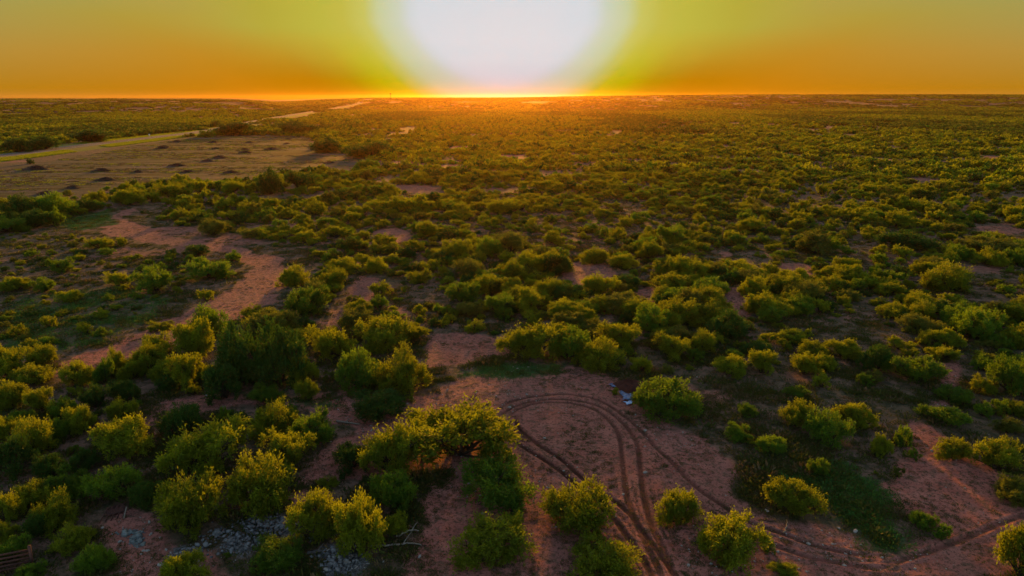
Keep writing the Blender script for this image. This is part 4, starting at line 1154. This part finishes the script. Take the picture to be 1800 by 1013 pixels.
def mast():
    t = 2150; u = (694.5 - CX) / FPX; a, b = u * t, t; z = ground_at(a, b)
    top = CAM_H + (171 - 166) / FPX * t + 1
    r = bpy.data.objects.new("windmill", None); COL.objects.link(r); r.location = (a, b, z)
    tag(r, "tiny dark windmill standing on the horizon beside the sun's glow", "windmill")
    H = top - z
    for sx_ in (-1, 1):
        for sy_ in (-1, 1):
            V, F = bar((sx_ * 1.4, sy_ * 1.4, -.3), (sx_ * .25, sy_ * .25, H), .35, .35); link("tower_leg", mesh_from("tower_leg", V, F, [M_PILE]), r)
    bl = [bar((.3 * math.cos(w), -1.0, H + .3 * math.sin(w)), (2.6 * math.cos(w), -1.0, H + 2.6 * math.sin(w)), .15, .9) for w in [i * math.pi / 6 for i in range(12)]]
    V, F = merge(bl); link("wheel", mesh_from("wheel", V, F, [M_PILE]), r)
    V, F = bar((0, .2, H), (0, 3.2, H + .2), .15, 1.2); link("tail_vane", mesh_from("tail_vane", V, F, [M_PILE]), r)


mast()

# ------------------------------------------------------------------ light: sun, sky, air
sun = bpy.data.lights.new("sun", "SUN"); sun.energy = 3.1; sun.angle = math.radians(5.0); sun.color = (1.0, 0.42, 0.03)
so = bpy.data.objects.new("sun", sun); COL.objects.link(so)
sdir = Vector((math.sin(SUN_AZ) * math.cos(SUN_EL), math.cos(SUN_AZ) * math.cos(SUN_EL), math.sin(SUN_EL)))
so.rotation_euler = sdir.to_track_quat("Z", "Y").to_euler(); so.location = (0, 300, 200)

world = bpy.data.worlds.new("World"); scene.world = world; world.use_nodes = True
nt = world.node_tree; nt.nodes.clear()
out = nt.nodes.new("ShaderNodeOutputWorld")
sky = nt.nodes.new("ShaderNodeTexSky"); sky.sky_type = "NISHITA"; sky.sun_disc = False
sky.sun_elevation = SUN_EL; sky.sun_rotation = SUN_AZ; sky.air_density = 1.0; sky.dust_density = 2.0; sky.ozone_density = 1.0
tc = nt.nodes.new("ShaderNodeTexCoord")
nrm = nt.nodes.new("ShaderNodeVectorMath"); nrm.operation = "NORMALIZE"; nt.links.new(tc.outputs["Generated"], nrm.inputs[0])
dt = nt.nodes.new("ShaderNodeVectorMath"); dt.operation = "DOT_PRODUCT"; nt.links.new(nrm.outputs[0], dt.inputs[0]); dt.inputs[1].default_value = sdir
ang = mathn(nt, "MULTIPLY", mathn(nt, "ARCCOSINE", dt.outputs["Value"]), 180 / math.pi)      # degrees from the sun
sep = nt.nodes.new("ShaderNodeSeparateXYZ"); nt.links.new(nrm.outputs[0], sep.inputs[0])
elev = mathn(nt, "MULTIPLY", mathn(nt, "ARCSINE", sep.outputs[2]), 180 / math.pi)


def lin(r, g, b):
    f = lambda c: (c / 255 / 12.92) if c / 255 <= .04045 else ((c / 255 + .055) / 1.055) ** 2.4
    return (f(r), f(g), f(b))


# dusty sunset sky: orange band at the horizon going to olive-gold above
hz_near = ramp(nt, maprange(nt, elev, 0, 12), [(0, lin(192, 122, 0)), (.10, lin(196, 126, 0)), (.27, lin(196, 136, 8)), (.46, lin(188, 154, 20)), (.60, lin(180, 160, 72)), (1, lin(168, 158, 90))])
hz_far = ramp(nt, maprange(nt, elev, 0, 12), [(0, lin(180, 128, 42)), (.05, lin(180, 127, 22)), (.24, lin(180, 142, 60)), (.38, lin(170, 150, 76)), (.50, lin(163, 154, 84)), (1, lin(150, 148, 100))])
band = mixc(nt, maprange(nt, ang, 16, 38), hz_near, hz_far)
# ring of pale green and yellow round the burnt-out sun, saturated low down and dustier higher up
ring = mathn(nt, "DIVIDE", mathn(nt, "ADD", ang, maprange(nt, elev, 0.0, 5.5, 2.3, 0.0)), 30, True)      # the thick low air trims the glow
core = [(.0, lin(208, 216, 221)), (.216, lin(208, 216, 221)), (.240, lin(203, 212, 212)), (.270, lin(198, 208, 184)), (.318, lin(195, 204, 155)), (.355, lin(195, 194, 96))]
ring_low = ramp(nt, ring, core + [(.385, lin(196, 190, 24)), (.425, lin(195, 182, 0)), (.49, lin(200, 150, 0)), (.58, lin(202, 132, 0))])
ring_high = ramp(nt, ring, core + [(.41, lin(190, 184, 72)), (.47, lin(186, 181, 66)), (.60, lin(180, 169, 60)), (.80, lin(178, 159, 72))])
ringc = mixc(nt, maprange(nt, elev, 1.2, 5.0), ring_low, ring_high)
lowair = ramp(nt, maprange(nt, elev, 0, 7), [(0, (.46, .68, .80)), (.15, (.62, .80, .90)), (.42, (.90, .96, .98)), (.62, (1, 1, 1))])      # dust dims the lowest air
ringc = mixc(nt, 1.0, ringc, lowair, "MULTIPLY")
lim = mathn(nt, "SUBTRACT", maprange(nt, elev, 0.0, 7.5, 14.0, 26.0), ang)
rmask = maprange(nt, lim, -5.0, 3.0)
front = mixc(nt, rmask, band, ringc)
bg1 = nt.nodes.new("ShaderNodeBackground"); nt.links.new(front, bg1.inputs[0]); bg1.inputs[1].default_value = 2 ** -EXPOSURE
bg2 = nt.nodes.new("ShaderNodeBackground"); nt.links.new(sky.outputs[0], bg2.inputs[0]); bg2.inputs[1].default_value = 0.15
mx = nt.nodes.new("ShaderNodeMixShader")
nt.links.new(mathn(nt, "MAXIMUM", maprange(nt, elev, 14, 60), maprange(nt, ang, 55, 95)), mx.inputs[0])
nt.links.new(bg1.outputs[0], mx.inputs[1]); nt.links.new(bg2.outputs[0], mx.inputs[2]); nt.links.new(mx.outputs[0], out.inputs[0])

hm, hnt, hout = new_mat("evening_haze")
pv = hnt.nodes.new("ShaderNodeVolumePrincipled"); pv.inputs["Color"].default_value = (1.0, 0.50, 0.22, 1); pv.inputs["Density"].default_value = 0.000032
pv.inputs["Anisotropy"].default_value = 0.80
hnt.links.new(pv.outputs[0], hout.inputs["Volume"])
s = 6400; zb, zt = -4.0, 37.5
V = [(-s, -s, zb), (s, -s, zb), (s, s, zb), (-s, s, zb), (-s, -s, zt), (s, -s, zt), (s, s, zt), (-s, s, zt)]
F = [(0, 3, 2, 1), (4, 5, 6, 7), (0, 1, 5, 4), (1, 2, 6, 5), (2, 3, 7, 6), (3, 0, 4, 7)]
tag(link("haze", mesh_from("haze", V, F, [hm])), "thin dusty evening haze over the plain", "haze", kind="stuff")

scene.view_settings.view_transform = "Standard"; scene.view_settings.look = "None"
scene.view_settings.exposure = EXPOSURE; scene.view_settings.gamma = 1.0
scene.cycles.max_bounces = 6; scene.cycles.diffuse_bounces = 3; scene.cycles.transmission_bounces = 4; scene.cycles.volume_bounces = 0
scene.cycles.use_denoising = True
